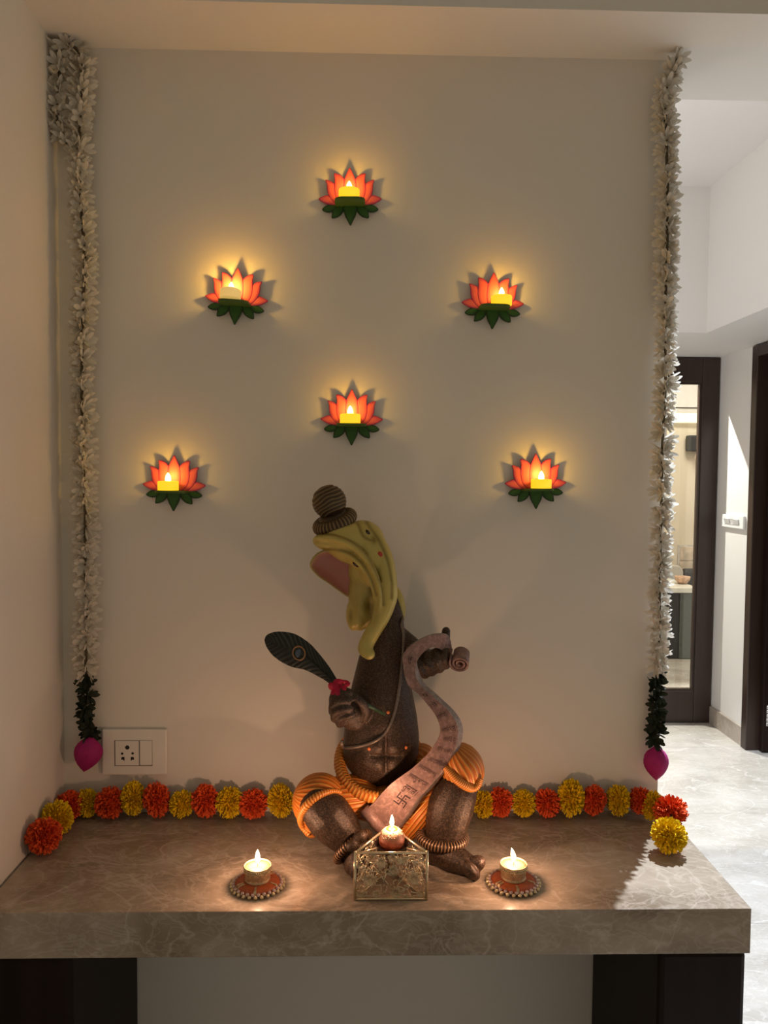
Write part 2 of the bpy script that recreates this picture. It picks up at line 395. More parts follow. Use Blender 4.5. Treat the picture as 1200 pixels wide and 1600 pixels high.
# loudspeaker and round lamp on the far wall
p0, p1 = at(1076, 680, YK - 0.1), at(1091, 705, YK - 0.1)
t = thing('loudspeaker', 'small black loudspeaker on the cream wall seen through the glass door', 'speaker', ((p0.x + p1.x) / 2, YK - 0.05, p1.z))
bevelled(G().box((p0.x, YK - 0.12, p1.z), (p1.x, YK - 0.03, p0.z)).mk('cabinet', MAT['black'], t, False), 0.012)
bevelled(G().box((p0.x + 0.01, YK - 0.126, p1.z + 0.012), (p1.x - 0.01, YK - 0.1195, p0.z - 0.012)).mk('grille', MAT['dark_lacquer'], t, False), 0.003)
G().box(((p0.x + p1.x) / 2 - 0.02, YK - 0.031, p1.z + 0.04), ((p0.x + p1.x) / 2 + 0.02, YK - 0.0005, p0.z - 0.04)).mk('bracket', MAT['black'], t, False)
q = at(1096, 702, YK - 0.1)
t = thing('wall_lamp', 'round pale wall lamp on a grey arm right of the black speaker', 'lamp', (q.x, YK - 0.05, q.z - 0.1))
G().box((q.x - 0.045, YK - 0.13, q.z - 0.02), (q.x + 0.05, YK - 0.0005, q.z + 0.02)).mk('arm', MAT['grey_lacquer'], t, False)
G().ell((q.x, YK - 0.10, q.z - 0.072), 0.055, 0.055, 0.055).mk('globe', plain('peach_glass_globe', (0.8, 0.62, 0.48), 0.3), t)
# tile panel low on the wall (two rows of squares)
q0, q1 = at(1062, 853, YK), at(1099, 872, YK)
tw = q1.z - q0.z
t = thing('tiled_ledge', 'row of patterned beige tiles low on the kitchen wall', 'tiles', (q0.x, YK - 0.01, 0.4))
G().box((q0.x - 0.02, YK - 0.012, 0.35), (q0.x + 0.75, YK - 0.0005, q0.z + 0.01)).mk('backing', MAT['joint'], t, False)
w_ = 0.125
for i in range(5):
    for j in range(3):
        bevelled(G().box((q0.x + i * (w_ + 0.006), YK - 0.02, q0.z - (j + 1) * (w_ + 0.006)), (q0.x + i * (w_ + 0.006) + w_, YK - 0.0115, q0.z - j * (w_ + 0.006) - 0.006)).mk('tile', MAT['tile'], t, False), 0.003, 1)
# low cabinet with white top
YC = 4.52
c0, c1, cm = at(1040, 926, YC), at(1090, 926, YC), at(1063, 926, YC)
t = thing('low_cabinet', 'low grey cabinet with a thick white top behind the glass door', 'cabinet', (c0.x, YC + 0.3, 0))
G().box((1.35, YC + 0.01, 0), (c1.x, YC + 0.62, c0.z)).mk('carcass', MAT['dark_lacquer'], t, False)
xd = cm.x
while xd > 1.5:
    bevelled(G().box((xd - 0.36, YC + 0.004, 0.02), (xd - 0.006, YC + 0.0102, c0.z - 0.01)).mk('door', MAT['dark_lacquer'], t, False), 0.002); xd -= 0.36
bevelled(G().box((cm.x, YC + 0.0, 0.004), (c1.x - 0.002, YC + 0.0102, c0.z - 0.006)).mk('side_panel', MAT['grey_lacquer'], t, False), 0.003)
bevelled(G().box((1.33, YC - 0.015, c0.z), (c1.x + 0.008, YC + 0.64, c0.z + 0.04)).mk('worktop', MAT['white_stone'], t, False), 0.004)
# white chair with a rounded back, behind the cabinet
ch0, ch1 = at(1046, 883, 5.26), at(1067, 918, 5.26)
t = thing('chair', 'white chair with a rounded square back behind the white cabinet top', 'chair', (ch1.x - 0.22, 5.3, 0))
cx1, cz1 = ch1.x, ch0.z
P = []
for (a, b) in ((cx1 - 0.44, 0.42), (cx1, 0.42)): pass
g = G(); n = 8; rr = 0.07
prof = [(cx1 - 0.44, 0.40)] + [(cx1 - 0.44 + rr - rr * math.cos(k / n * math.pi / 2), cz1 - rr + rr * math.sin(k / n * math.pi / 2)) for k in range(n + 1)] + \
       [(cx1 - rr + rr * math.sin(k / n * math.pi / 2), cz1 - rr + rr * math.cos(k / n * math.pi / 2)) for k in range(n + 1)] + [(cx1, 0.40)]
m_ = len(prof)
g.add([(x, 5.25, z) for x, z in prof] + [(x, 5.30, z) for x, z in prof], [tuple(range(m_)), tuple(range(2 * m_ - 1, m_ - 1, -1))] + [((i + 1) % m_, i, m_ + i, m_ + (i + 1) % m_) for i in range(m_)])
bevelled(g.mk('backrest', MAT['chair_white'], t, False), 0.012)
bevelled(G().box((cx1 - 0.44, 5.20 - 0.03, 0.36), (cx1, 5.30, 0.415)).mk('seat', MAT['chair_white'], t, False), 0.02)
for lx in (cx1 - 0.42, cx1 - 0.02):
    for ly in (5.185, 5.285):
        G().tube([(lx, ly, 0.365), (lx, ly, 0.0)], [0.016, 0.011], 10).mk('leg', MAT['dark_lacquer'], t)
# dark sofa arm and peach basket beyond
s0_, s1_ = at(1068, 889, 5.38), at(1100, 918, 5.38)
t = thing('sofa', 'charcoal sofa back against the tiled wall behind the white chair', 'sofa', (s0_.x + 0.3, 5.4, 0))
bevelled(G().box((s0_.x, 5.36, 0.04), (s0_.x + 0.62, 5.46, s0_.z)).mk('backrest', MAT['dark_lacquer'], t, False), 0.03)
bevelled(G().box((s0_.x + 0.05, 5.20, 0.04), (s0_.x + 0.60, 5.37, 0.36)).mk('seat', MAT['dark_lacquer'], t, False), 0.03)
for lx in (s0_.x + 0.1, s0_.x + 0.52):
    for ly in (5.24, 5.42): G().tube([(lx, ly, 0.045), (lx, ly, 0)], 0.018, 8).mk('foot', MAT['steel'], t)
q = atz(1094, 917, c0.z + 0.04)
t = thing('bowl', 'small peach bowl on the right end of the white cabinet top', 'bowl', (c1.x - 0.03, YC + 0.22, c0.z + 0.04))
G().lathe([(0.02, 0), (0.035, 0.004), (0.055, 0.03), (0.062, 0.06), (0.058, 0.06), (0.048, 0.03), (0.02, 0.01), (0, 0.01)], t.location, 24).mk('bowl_body', MAT['peach'], t)
G().lathe([(0.0, 0.045), (0.03, 0.06), (0.045, 0.05), (0.052, 0.045), (0.03, 0.035), (0, 0.03)], t.location, 16).mk('contents', MAT['peach'], t)

# switch plate on the hall wall
sa, sb = atx(1131, 803, XWALL), atx(1165, 829, XWALL)
ya, yb_, za, zb = sa.y, sb.y, sb.z + 0.004, sa.z
t = thing('light_switch', 'white two-rocker switch plate on the sunlit hall wall', 'switch', (XWALL, (ya + yb_) / 2, (za + zb) / 2))
bevelled(G().box((XWALL - 0.014, yb_, za), (XWALL - 0.0003, ya, zb)).mk('faceplate', MAT['white_plastic'], t, False), 0.004)
ym = (ya + yb_) / 2; yw = (ya - yb_)
G().box((XWALL - 0.0155, ym - yw * .32, za + 0.02), (XWALL - 0.0139, ym + yw * .32, zb - 0.02)).mk('module', plain('grey_switch_module', (0.55, 0.53, 0.51), 0.4), t, False)
for s in (-1, 1):
    yc = ym + s * yw * .20
    V = [(XWALL - 0.016, yc - yw * .1, za + 0.022), (XWALL - 0.016, yc + yw * .1, za + 0.022), (XWALL - 0.025, yc + yw * .1, zb - 0.022), (XWALL - 0.025, yc - yw * .1, zb - 0.022)]
    W = [(XWALL - 0.0150, v[1], v[2]) for v in V]
    mk('rocker', V + W, [(0, 1, 2, 3), (7, 6, 5, 4), (0, 4, 5, 1), (1, 5, 6, 2), (2, 6, 7, 3), (3, 7, 4, 0)], MAT['white_plastic'], t, False)

# socket plate in the niche
a, b = at(159, 1140, -0.008), at(261, 1211, -0.008)
t = thing('wall_socket', 'cream wall socket plate beside the pink bud of the left garland', 'socket', ((a.x + b.x) / 2, 0, (a.z + b.z) / 2))
bevelled(G().box((a.x, -0.009, b.z), (b.x, -0.0003, a.z)).mk('faceplate', MAT['plastic'], t, False), 0.0025)
def prect(x0, y0, x1, y1, Y0, Y1):
    p, q = at(x0, y0, Y0), at(x1, y1, Y0); return G().box((p.x, Y0, q.z), (q.x, Y1, p.z))
prect(178.5, 1156.8, 238.2, 1197, -0.0095, -0.0085).mk('inner_frame', plain('shadow_gap_plastic', (0.25, 0.21, 0.18), 0.5), t, False)
sm = bevelled(prect(180, 1158, 217, 1196, -0.0105, -0.009).mk('socket_module', MAT['plastic'], t, False), 0.0004)
bevelled(prect(218.2, 1157.8, 237, 1195.6, -0.0122, -0.009).mk('rocker', MAT['plastic'], t, False), 0.0008)
for (hx, hy, r) in ((198.8, 1168, 0.0039), (190.8, 1177.6, 0.0023), (207.2, 1177.3, 0.0023)):
    c = at(hx, hy, -0.0107); V = [c + Vector((r * math.cos(k * math.pi / 10), 0, r * math.sin(k * math.pi / 10))) for k in range(20)]
    V2 = [v + Vector((0, 0.0006, 0)) for v in V]
    mk('pin_hole', V + V2, [tuple(range(20))] + [(i, 20 + i, 20 + (i + 1) % 20, (i + 1) % 20) for i in range(20)], MAT['hole'], sm, False)
for hx, s in ((192, 1), (206.8, -1)):
    c = at(hx, 1185, -0.0107); k = 0.00115
    pts = [(-2.8 * s, -2.2), (-2.0 * s, 2.4), (2.6 * s, 2.4), (2.6 * s, -3.6), (1.2 * s, -3.6), (0.8 * s, -2.2)]
    V = [c + Vector((x * k, 0, z * k)) for x, z in pts]; V2 = [v + Vector((0, 0.0006, 0)) for v in V]; n = len(pts)
    mk('pin_hole', V + V2, [tuple(range(n))] + [(i, n + i, n + (i + 1) % n, (i + 1) % n) for i in range(n)], MAT['hole'], sm, False)

# ------------------------------------------------------------------ marble console table
TXL, TXR, TYF = -0.543, 0.564, -0.328
t = thing('console_table', 'brown marble console table on dark panel legs under the statue', 'table', (0, -0.16, 0))
bevelled(G().box((TXL, TYF, ZT - 0.067), (TXR, -0.001, ZT)).mk('tabletop', MAT['marble'], t, False), 0.0012, 2)
bevelled(G().box((XL + 0.001, TYF + 0.006, 0), (-0.415, -0.001, ZT - 0.0675)).mk('side_panel', MAT['panel'], t, False), 0.008, 2)
bevelled(G().box((0.434, TYF + 0.006, 0), (0.5625, -0.001, ZT - 0.0675)).mk('side_panel', MAT['panel'], t, False), 0.008, 2)

# ------------------------------------------------------------------ marigold garland
def petal_material(name, c0, c1):
    return two_tone(name, c0, c1, 0.75, spec=0.2)
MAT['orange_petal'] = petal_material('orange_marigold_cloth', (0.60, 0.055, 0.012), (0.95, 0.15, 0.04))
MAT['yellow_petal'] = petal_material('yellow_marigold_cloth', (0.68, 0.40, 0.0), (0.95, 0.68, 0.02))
def marigold_mesh(name, mat, seed):
    R = random.Random(seed); g = G(); n = 430
    g.ell((0, 0, 0), 0.62, 0.62, 0.62, nu=14, nv=8)
    for i in range(n):
        z = 1 - 2 * (i + 0.5) / n; ph = i * 2.39996 + R.uniform(-.2, .2)
        d = Vector((math.sqrt(1 - z * z) * math.cos(ph), math.sqrt(1 - z * z) * math.sin(ph), z))
        t1 = d.orthogonal().normalized(); t1 = (Matrix.Rotation(R.uniform(0, 6.28), 3, d) @ t1); t2 = d.cross(t1)
        L = R.uniform(0.84, 1.08); w = R.uniform(0.06, 0.10)
        V = []; A = []
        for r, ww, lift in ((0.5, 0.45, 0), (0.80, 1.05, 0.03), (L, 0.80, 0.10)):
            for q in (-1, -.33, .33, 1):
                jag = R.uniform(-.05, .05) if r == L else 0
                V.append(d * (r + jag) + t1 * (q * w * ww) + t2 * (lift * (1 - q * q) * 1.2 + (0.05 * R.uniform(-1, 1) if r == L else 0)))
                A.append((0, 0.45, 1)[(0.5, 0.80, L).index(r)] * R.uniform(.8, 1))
        F = [(r * 4 + c, r * 4 + c + 1, r * 4 + 5 + c, r * 4 + 4 + c) for r in range(2) for c in range(3)]
        g.add(V, F, A)
    return mesh_of(name, g.V, g.F, mat, True, g.A)
OM = [marigold_mesh('marigold', MAT['orange_petal'], s) for s in (1, 2, 3)]
YM = [marigold_mesh('marigold', MAT['yellow_petal'], s) for s in (4, 5, 6)]
gar = thing('marigold_garland', 'garland of orange and yellow cloth marigolds laid along the back of the marble table', 'garland', (0, -0.03, ZT))
FL = [  # photo x, y, half-width, half-height, colour; depth None = lies on the table away from the wall
    (61, 1310, 27, 27, 'o', 'z'), (84, 1284, 24, 27, 'y', 'z'), (104, 1264, 22, 23, 'o', 'z'), (136, 1254, 17, 22, 'y', -.026), (172, 1254, 24, 24, 'o', -.031),
    (208, 1247, 19, 26, 'y', -.028), (245, 1252, 21, 27, 'o', -.028), (284, 1259, 19, 21, 'y', -.028), (321, 1252, 22, 26, 'o', -.03),
    (358, 1258, 21, 24, 'y', -.03), (396, 1263, 23, 23, 'o', -.034), (438, 1253, 20, 26, 'y', -.03),
    (755, 1263, 18, 21, 'y', -.032), (781, 1254, 21, 23, 'o', -.03), (818, 1255, 20, 21, 'y', -.03), (855, 1256, 21, 22, 'o', -.03), (892, 1246, 21, 29, 'y', -.03),
    (928, 1250, 19, 24, 'o', -.029), (966, 1250, 19, 24, 'y', -.028), (1001, 1251, 20, 21, 'o', -.029), (1019, 1268, 17, 23, 'y', -.045), (1047, 1272, 27, 24, 'o', 'z'), (1045, 1309, 28, 27, 'y', 'z')]
chain = []
for i, (x, y, hw, hh, c, Y) in enumerate(FL):
    if Y == 'z':
        p = atz(x, y, ZT + hh * 0.0009 + 0.002); 
        if x < 200: p.x = max(p.x, XL + hw * 0.00105 * 0.98)
    else: p = at(x, y, Y)
    s = pxm(p.y)
    rx, rz = hw * s * 0.99, hh * s * 0.99
    ry = min((rx + rz) / 2, max(0.018, abs(p.y) - 0.004))
    p.z = max(p.z, ZT + rz * 1.12)
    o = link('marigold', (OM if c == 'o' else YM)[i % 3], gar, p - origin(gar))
    o.scale = (rx, ry, rz); o.rotation_euler = (0, random.uniform(-.25, .25), 0)
    chain.append(p)
mid = [chain[11], at(520, 1258, -.03), at(640, 1258, -.03), chain[12]]
for nm, P in (('string', chain[:12] + mid[1:3] + chain[12:]),):
    G().tube(cat_rom(P, 4), 0.0016, 6).mk(nm, plain('dark_green_string', (0.02, 0.03, 0.015), 0.8), gar)

# ------------------------------------------------------------------ white blossom garlands
MAT['blossom'] = petal_cloth('white_blossom_cloth', (0.80, 0.75, 0.66), 0.32)
MAT['leaf'] = petal_cloth('dark_green_leaf_cloth', (0.012, 0.022, 0.008), 0.12, 0.25)
MAT['bud'] = petal_cloth('magenta_bud_cloth', (0.52, 0.018, 0.21), 0.3, 0.15)
MAT['stem'] = plain('olive_stem_tape', (0.13, 0.10, 0.06), 0.8)
def whorl_mesh(name, mat, seed, n, L, W, spread, cup=0.25):
    """petals fanning out of the origin along local +X"""
    R = random.Random(seed); g = G()
    for i in range(n):
        a = 2 * math.pi * i / n + R.uniform(-.25, .25); sp = spread * R.uniform(.75, 1.2)
        d = Vector((math.cos(sp), math.sin(sp) * math.cos(a), math.sin(sp) * math.sin(a)))
        side = d.cross(Vector((1, 0, 0))).normalized(); nrm = side.cross(d)
        l = L * R.uniform(.82, 1.12); V = []
        for r, w in ((0.0, .12), (0.3, .62), (0.62, 1.0), (0.88, .66), (1.0, .08)):
            c = d * (l * r) + nrm * (-cup * l * r * r)
            for q in (-1, 0, 1): V.append(c + side * (q * W * w) + nrm * (-0.22 * W * w * q * q))
        g.add(V, [(r * 3 + c, r * 3 + c + 1, r * 3 + 4 + c, r * 3 + 3 + c) for r in range(4) for c in range(2)])
    return mesh_of(name, g.V, g.F, mat)
BL = [whorl_mesh('blossom', MAT['blossom'], s, 7, 0.0255, 0.0044, 0.50) for s in (11, 12, 13, 14)]
LF = [whorl_mesh('leaf_whorl', MAT['leaf'], s, 7, 0.0205, 0.0044, 0.62) for s in (21, 22, 23)]
def blossom_strand(root, P, step, R, lean=0.18):
    P = cat_rom(P, 10)
    Ls = [0]
    for i in range(1, len(P)): Ls.append(Ls[-1] + (P[i] - P[i - 1]).length)
    s, k, j = 0.004, 0, 0
    while s < Ls[-1]:
        while Ls[j + 1] < s: j += 1
        f = (s - Ls[j]) / (Ls[j + 1] - Ls[j]); p = P[j].lerp(P[j + 1], f)
        az = (0 if k % 2 else math.pi) + R.uniform(-.75, .75) if k % 3 else -math.pi / 2 + R.uniform(-1.2, 1.2)
        yield p, az, R.uniform(-.35, .2) + lean
        s += step * R.uniform(.8, 1.2); k += 1
def bud_r(v):
    K = ((0, .14), (.07, .42), (.17, .74), (.3, .95), (.42, 1.0), (.55, .95), (.68, .80), (.8, .58), (.9, .33), (1, .03))
    for (a, b), (c, d) in zip(K, K[1:]):
        if v <= c: return b + (d - b) * (v - a) / (c - a)
    return 0.03
def hanging_garland(label, P, Pl, bud, extra=None, seed=1):
    R = random.Random(seed)
    root = thing('blossom_garland', label, 'garland', P[0], 'white blossom garlands framing the niche')
    for strand, step in ((P, 0.0060),) + (((extra, 0.0075),) if extra else ()):
        G().tube(cat_rom(strand, 6), 0.0028, 8).mk('stem', MAT['stem'], root)
        for p, az, el in blossom_strand(root, strand, step, R):
            o = link('blossom', R.choice(BL), root, p - origin(root))
            if p.y > -0.03 and math.sin(az) > .2: az = -az
            o.rotation_euler = (R.uniform(0, 6.28), el, az); s = R.uniform(.82, 1.1); o.scale = (s, s, s)
    G().tube(cat_rom(Pl, 6), 0.0022, 8).mk('leaf_stem', MAT['leaf'], root)
    for p, az, el in blossom_strand(root, Pl, 0.0056, R, 0.05):
        o = link('leaf_whorl', R.choice(LF), root, p - origin(root)); o.rotation_euler = (R.uniform(0, 6.28), el, az)
        s = R.uniform(.8, 1.1); o.scale = (s, s, s)
    # pointed bud of overlapping magenta petals
    (bx, by), hw, hh, tilt, Yb = bud
    c = at(bx, by, Yb); s = pxm(Yb); g = G(); nu, nv = 40, 20; V = []
    for i in range(nv + 1):
        v = i / nv
        r = bud_r(v)
        for k in range(nu):
            a = 2 * math.pi * k / nu
            q = r * (1 + 0.07 * math.sin(3 * a + 3.0 * v) * math.sin(math.pi * v) + 0.10 * math.sin(11 * a) * (1 - v) ** 2)
            x, y, z = hw * s * q * math.cos(a), hw * s * 0.8 * q * math.sin(a), hh * s * (1 - 2 * v)
            V.append(c + Vector((x * math.cos(tilt) - z * math.sin(tilt), y, x * math.sin(tilt) + z * math.cos(tilt))))
    g.add(V, [(i * nu + k, (i + 1) * nu + k, (i + 1) * nu + (k + 1) % nu, i * nu + (k + 1) % nu) for i in range(nv) for k in range(nu)])
    b = g.mk('bud', MAT['bud'], root, label='closed magenta cloth bud with a pointed tip')
    for a0 in (-2.3, -1.0, -1.65):                                  # outer wrapped petals
        V = []
        for i in range(9):
            v = 0.02 + 0.90 * i / 8
            r = bud_r(v) * 1.05 + 0.02
            half = 0.95 * math.sin(math.pi * (0.12 + 0.86 * i / 8)) ** .7
            for q in range(7):
                a = a0 + half * (q / 3 - 1)
                x, y, z = hw * s * r * math.cos(a), hw * s * .8 * r * math.sin(a), hh * s * (1 - 2 * v)
                V.append(c + Vector((x * math.cos(tilt) - z * math.sin(tilt), y, x * math.sin(tilt) + z * math.cos(tilt))))
        mk('petal', V, [(i * 7 + q, i * 7 + q + 1, i * 7 + 8 + q, i * 7 + 7 + q) for i in range(8) for q in range(6)], MAT['bud'], b)
    return root
def pts(L, Y): return [at(x, y, Y) for x, y in L]
hanging_garland('white blossom garland with a doubled top strand on the left wall corner, above the socket',
    pts([(112, 72), (124, 84), (128, 130), (125, 200), (123, 260), (127, 330), (132, 400), (130, 480), (128, 560), (128, 640), (130, 720), (133, 800), (133, 880), (135, 960), (134, 1058)], -.022),
    pts([(134, 1058), (136, 1085), (132, 1110), (136, 1135), (139, 1154)], -.020), ((137, 1179), 20.5, 28, -0.22, -.027),
    extra=pts([(112, 72), (92, 78), (93, 110), (90, 150), (90, 185), (97, 210), (107, 232)], -.024), seed=3)
hanging_garland('white blossom garland hanging over the right wall edge next to the bright hall',
    pts([(1057, 90), (1047, 122), (1040, 150), (1041, 220), (1043, 300), (1042, 400), (1039, 500), (1040, 590), (1035, 700), (1033, 800), (1031, 900), (1030, 1000), (1026, 1052)], -.022),
    pts([(1026, 1052), (1025, 1090), (1026, 1130), (1023, 1166)], -.020), ((1025, 1193), 19, 27.5, 0.04, -.026), seed=5)

# ------------------------------------------------------------------ six lotus wall lights with LED tealights
MAT['petal_pink'] = two_tone('painted_pink_petal', (0.66, 0.105, 0.10), (0.40, 0.018, 0.10), 0.55)
MAT['leaf_green'] = two_tone('painted_green_leaf', (0.032, 0.115, 0.006), (0.006, 0.03, 0.003), 0.5)
MAT['ledge_green'] = plain('painted_green_ledge', (0.07, 0.13, 0.015), 0.5)
MAT['led_flame'] = glow('led_flame_glow', (1.0, 0.72, 0.22), 3.2)
def led_body_mat(name, e):
    m = plain(name, (0.80, 0.55, 0.10), 0.45, var=0.03, emit=(1.0, 0.60, 0.01), estr=e); return m
MAT['led_body'] = led_body_mat('glowing_yellow_plastic', 0.95)
MAT['led_body_pale'] = plain('glowing_pale_plastic', (0.85, 0.66, 0.36), 0.45, var=0.03, emit=(1.0, 0.62, 0.16), estr=0.5)
U = 0.0001347
PET = {  # outlines in the template's own units (x right of centre, y down), right-hand half mirrored
    'centre': [(0, -400), (38, -330), (72, -250), (92, -130), (80, 0), (40, 70), (0, 90), (-40, 70), (-80, 0), (-92, -130), (-72, -250), (-38, -330)],
    'p2': [(-207, -325), (-150, -318), (-100, -285), (-62, -235), (-40, -150), (-45, 0), (-70, 70), (-140, 50), (-185, -10), (-210, -110), (-205, -190), (-200, -260)],
    'p3': [(-322, -245), (-260, -232), (-205, -195), (-165, -120), (-120, 40), (-110, 85), (-180, 70), (-245, 15), (-285, -50), (-302, -120), (-305, -190)],
    'p4': [(-417, 0), (-370, -30), (-300, -50), (-230, -30), (-150, 30), (-120, 80), (-190, 85), (-280, 72), (-350, 45)]}
LEA = {
    'centre': [(0, 350), (-35, 290), (-72, 220), (-92, 130), (-80, 60), (0, 40), (80, 60), (92, 130), (72, 220), (35, 290)],
    'p2': [(-242, 250), (-242, 200), (-230, 150), (-180, 90), (-130, 60), (-80, 80), (-85, 150), (-115, 200), (-170, 238)],
    'p3': [(-372, 135), (-335, 95), (-280, 72), (-200, 65), (-170, 110), (-215, 150), (-270, 172), (-330, 165)]}
def plate(outline, y_front, thick, mirror, inset=18):
    """cut-out piece with painted edge: outline in the XZ plane, front towards -Y"""
    P = cat_rom([(x, 0, -y) for x, y in outline], 3, closed=True)
    # keep the tips sharp: catmull-rom passes through them
    if mirror: P = [Vector((-p.x, 0, p.z)) for p in reversed(P)]
    n = len(P); c = sum(P, Vector()) / n
    if sum(P[i].x * P[(i + 1) % n].z - P[(i + 1) % n].x * P[i].z for i in range(n)) < 0: P = P[::-1]
    def ins(k): return [p + (c - p).normalized() * min(k, (c - p).length * .5) for p in P]
    rows = [(P, y_front + thick, 1), (P, y_front + 0.0006, 1), (ins(6), y_front, 1), (ins(inset * 1.4), y_front - 0.0002, 0.25), (ins(inset * 3), y_front - 0.0004, 0)]
    V = []; A = []
    for R_, y, a in rows:
        V += [Vector((p.x * U, y, p.z * U)) for p in R_]; A += [a] * n
    V.append(Vector((c.x * U, y_front - 0.0004, c.z * U))); A.append(0)
    F = [(r * n + i, r * n + (i + 1) % n, (r + 1) * n + (i + 1) % n, (r + 1) * n + i) for r in range(4) for i in range(n)]
    F += [(4 * n + i, 4 * n + (i + 1) % n, 5 * n) for i in range(n)]
    F.append(tuple(range(n))[::-1])
    return V, F, A
LOT_MESH = []
for key, dy in (('p4', -0.0088), ('p3', -0.0096), ('p2', -0.0104), ('centre', -0.0112)):
    for mir in ((False,) if key == 'centre' else (False, True)):
        V, F, A = plate(PET[key], dy, 0.003, mir); LOT_MESH.append(('petal', mesh_of('petal', V, F, MAT['petal_pink'], False, A)))
for key, dy in (('p3', -0.0084), ('p2', -0.0100), ('centre', -0.0118)):
    for mir in ((False,) if key == 'centre' else (False, True)):
        V, F, A = plate(LEA[key], dy, 0.003, mir); LOT_MESH.append(('leaf', mesh_of('leaf', V, F, MAT['leaf_green'], False, A)))
ZL = -72 * U                                           # top of the ledge below the lotus centre
LEDGE_OUT = 0.040
def ledge_mesh():
    n = 16; w, d, r = 0.0265, LEDGE_OUT, 0.014
    pr = [(-w, -0.0085), (-w, -0.012 - (d - r) * .6)] + [(-w + r - r * math.cos(a), -0.012 - d + r + 0.004 - r * math.sin(a) * .9 - 0.002 * math.sin(a)) for a in [k / 8 * math.pi / 2 for k in range(9)]]
    pr += [(-x, y) for x, y in reversed(pr)]
    m = len(pr); V = [Vector((x, y, ZL - 0.004)) for x, y in pr] + [Vector((x, y, ZL)) for x, y in pr]
    return mesh_of('ledge', V, [tuple(range(m)), tuple(range(2 * m - 1, m - 1, -1))] + [((i + 1) % m, i, m + i, m + (i + 1) % m) for i in range(m)], MAT['ledge_green'], False)
LM = ledge_mesh()
g = G().box((-0.02, -0.0086, -0.02), (0.02, -0.0002, 0.012)); SPACER = mesh_of('spacer', g.V, g.F, MAT['ledge_green'], False)
def led_meshes():
    R_ = 0.0183; H_ = 0.0165
    b = G().lathe([(R_ * .97, 0), (R_, 0.0008), (R_, 0.0022), (R_ * .975, 0.0026), (R_ * .975, 0.0034), (R_, 0.0038), (R_, H_ - 0.002), (R_ * .97, H_ - 0.0004), (R_ * .90, H_), (0.007, H_ - 0.001), (0, H_ - 0.001)], (0, 0, 0), 40)
    f = G().lathe([(0.0045, H_ - 0.001), (0.0052, H_ + 0.002), (0.0051, H_ + 0.005), (0.0042, H_ + 0.009), (0.0024, H_ + 0.0125), (0.0008, H_ + 0.0145), (0, H_ + 0.0148)], (0, 0, 0), 20)
    return b, f, H_
b_, f_, LED_H = led_meshes()
LED_B = mesh_of('body', b_.V, b_.F, MAT['led_body']); LED_BP = mesh_of('body', b_.V, b_.F, MAT['led_body_pale']); LED_F = mesh_of('flame', f_.V, f_.F, MAT['led_flame'])
LOT = [  # photo centre x, y (petal fan centre), tealight offset px, light W, words
    (547, 310, -1, 0.060, 'topmost of the wall arrangement', 'topmost'),
    (369, 466, -6, 0.155, 'upper left, with the strongest glow', 'upper left'),
    (770.5, 473, 10, 0.070, 'upper right of the wall arrangement', 'upper right'),
    (549.5, 655, -2, 0.060, 'at the middle, above the statue topknot', 'middle'),
    (271.5, 758, -4, 0.060, 'lower left, above the wall socket side', 'lower left'),
    (837.5, 755, 4, 0.085, 'lower right, nearest the right garland', 'lower right')]
for i, (x, y, dx, W, where, short) in enumerate(LOT):
    c = at(x, y, -0.011); c.y = 0
    rt = thing('lotus_light', 'pink painted lotus wall holder with green leaves, ' + where, 'wall light', c, 'lotus lights on the niche wall')
    for nm, me in LOT_MESH: link(nm, me, rt)
    link('ledge', LM, rt); link('spacer', SPACER, rt)
    rt.rotation_euler = (0, math.radians((-1, 3.5, 1, 0, 1, -1.2)[i]), 0)
    s = pxm(-0.04)
    lx = c.x + dx * s; ly = -0.012 - 0.0205; lz = c.z + ZL + 0.0003 - (dx * s) * math.sin(rt.rotation_euler.y) + (0.0006 if i == 1 else 0.0003)
    tl = thing('led_tealight', {1: 'pale LED tealight leaning back on the %s lotus'}.get(i, 'glowing yellow LED tealight standing on the %s lotus') % short, 'tealight', (lx, ly, lz), 'LED tealights on the lotus holders')
    link('body', LED_BP if i == 1 else LED_B, tl); link('flame', LED_F, tl)
    if i == 1: tl.rotation_euler = (math.radians(-8), math.radians(3), 0); tl.location.z += 0.0016
    hz = Vector((0, 0, LED_H + 0.009)); hz.rotate(tl.rotation_euler)
    point_light('led_glow', tl.location + hz + Vector((0, 0.001, 0)), W * 1.75, (1.0, 0.55, 0.08), 0.004)

# ------------------------------------------------------------------ real candles on the table
MAT['flame'] = glow('candle_flame_glow', (1.0, 0.74, 0.42), 5.0)
MAT['wax'] = plain('pale_yellow_wax', (0.20, 0.19, 0.095), 0.5, var=0.03, emit=(1.0, 0.8, 0.35), estr=0.05)  # faint emission stands in for flame light soaking into the wax
MAT['wick'] = plain('charred_wick', (0.05, 0.04, 0.03), 0.9)
MAT['gold'] = plain('worn_gold_metal', (0.62, 0.46, 0.27), 0.36, 0.55, var=0.25, nscale=300, bump=0.25, bscale=500)
MAT['gold_bead'] = plain('gold_beads', (0.80, 0.64, 0.38), 0.22, 0.5)
MAT['pearl'] = plain('rose_pearl_beads', (0.72, 0.52, 0.48), 0.2, 0.35)
MAT['orange_cloth'] = plain('burnt_orange_silk', (0.48, 0.10, 0.025), 0.5, var=0.15, nscale=200, bump=0.15, bscale=600)
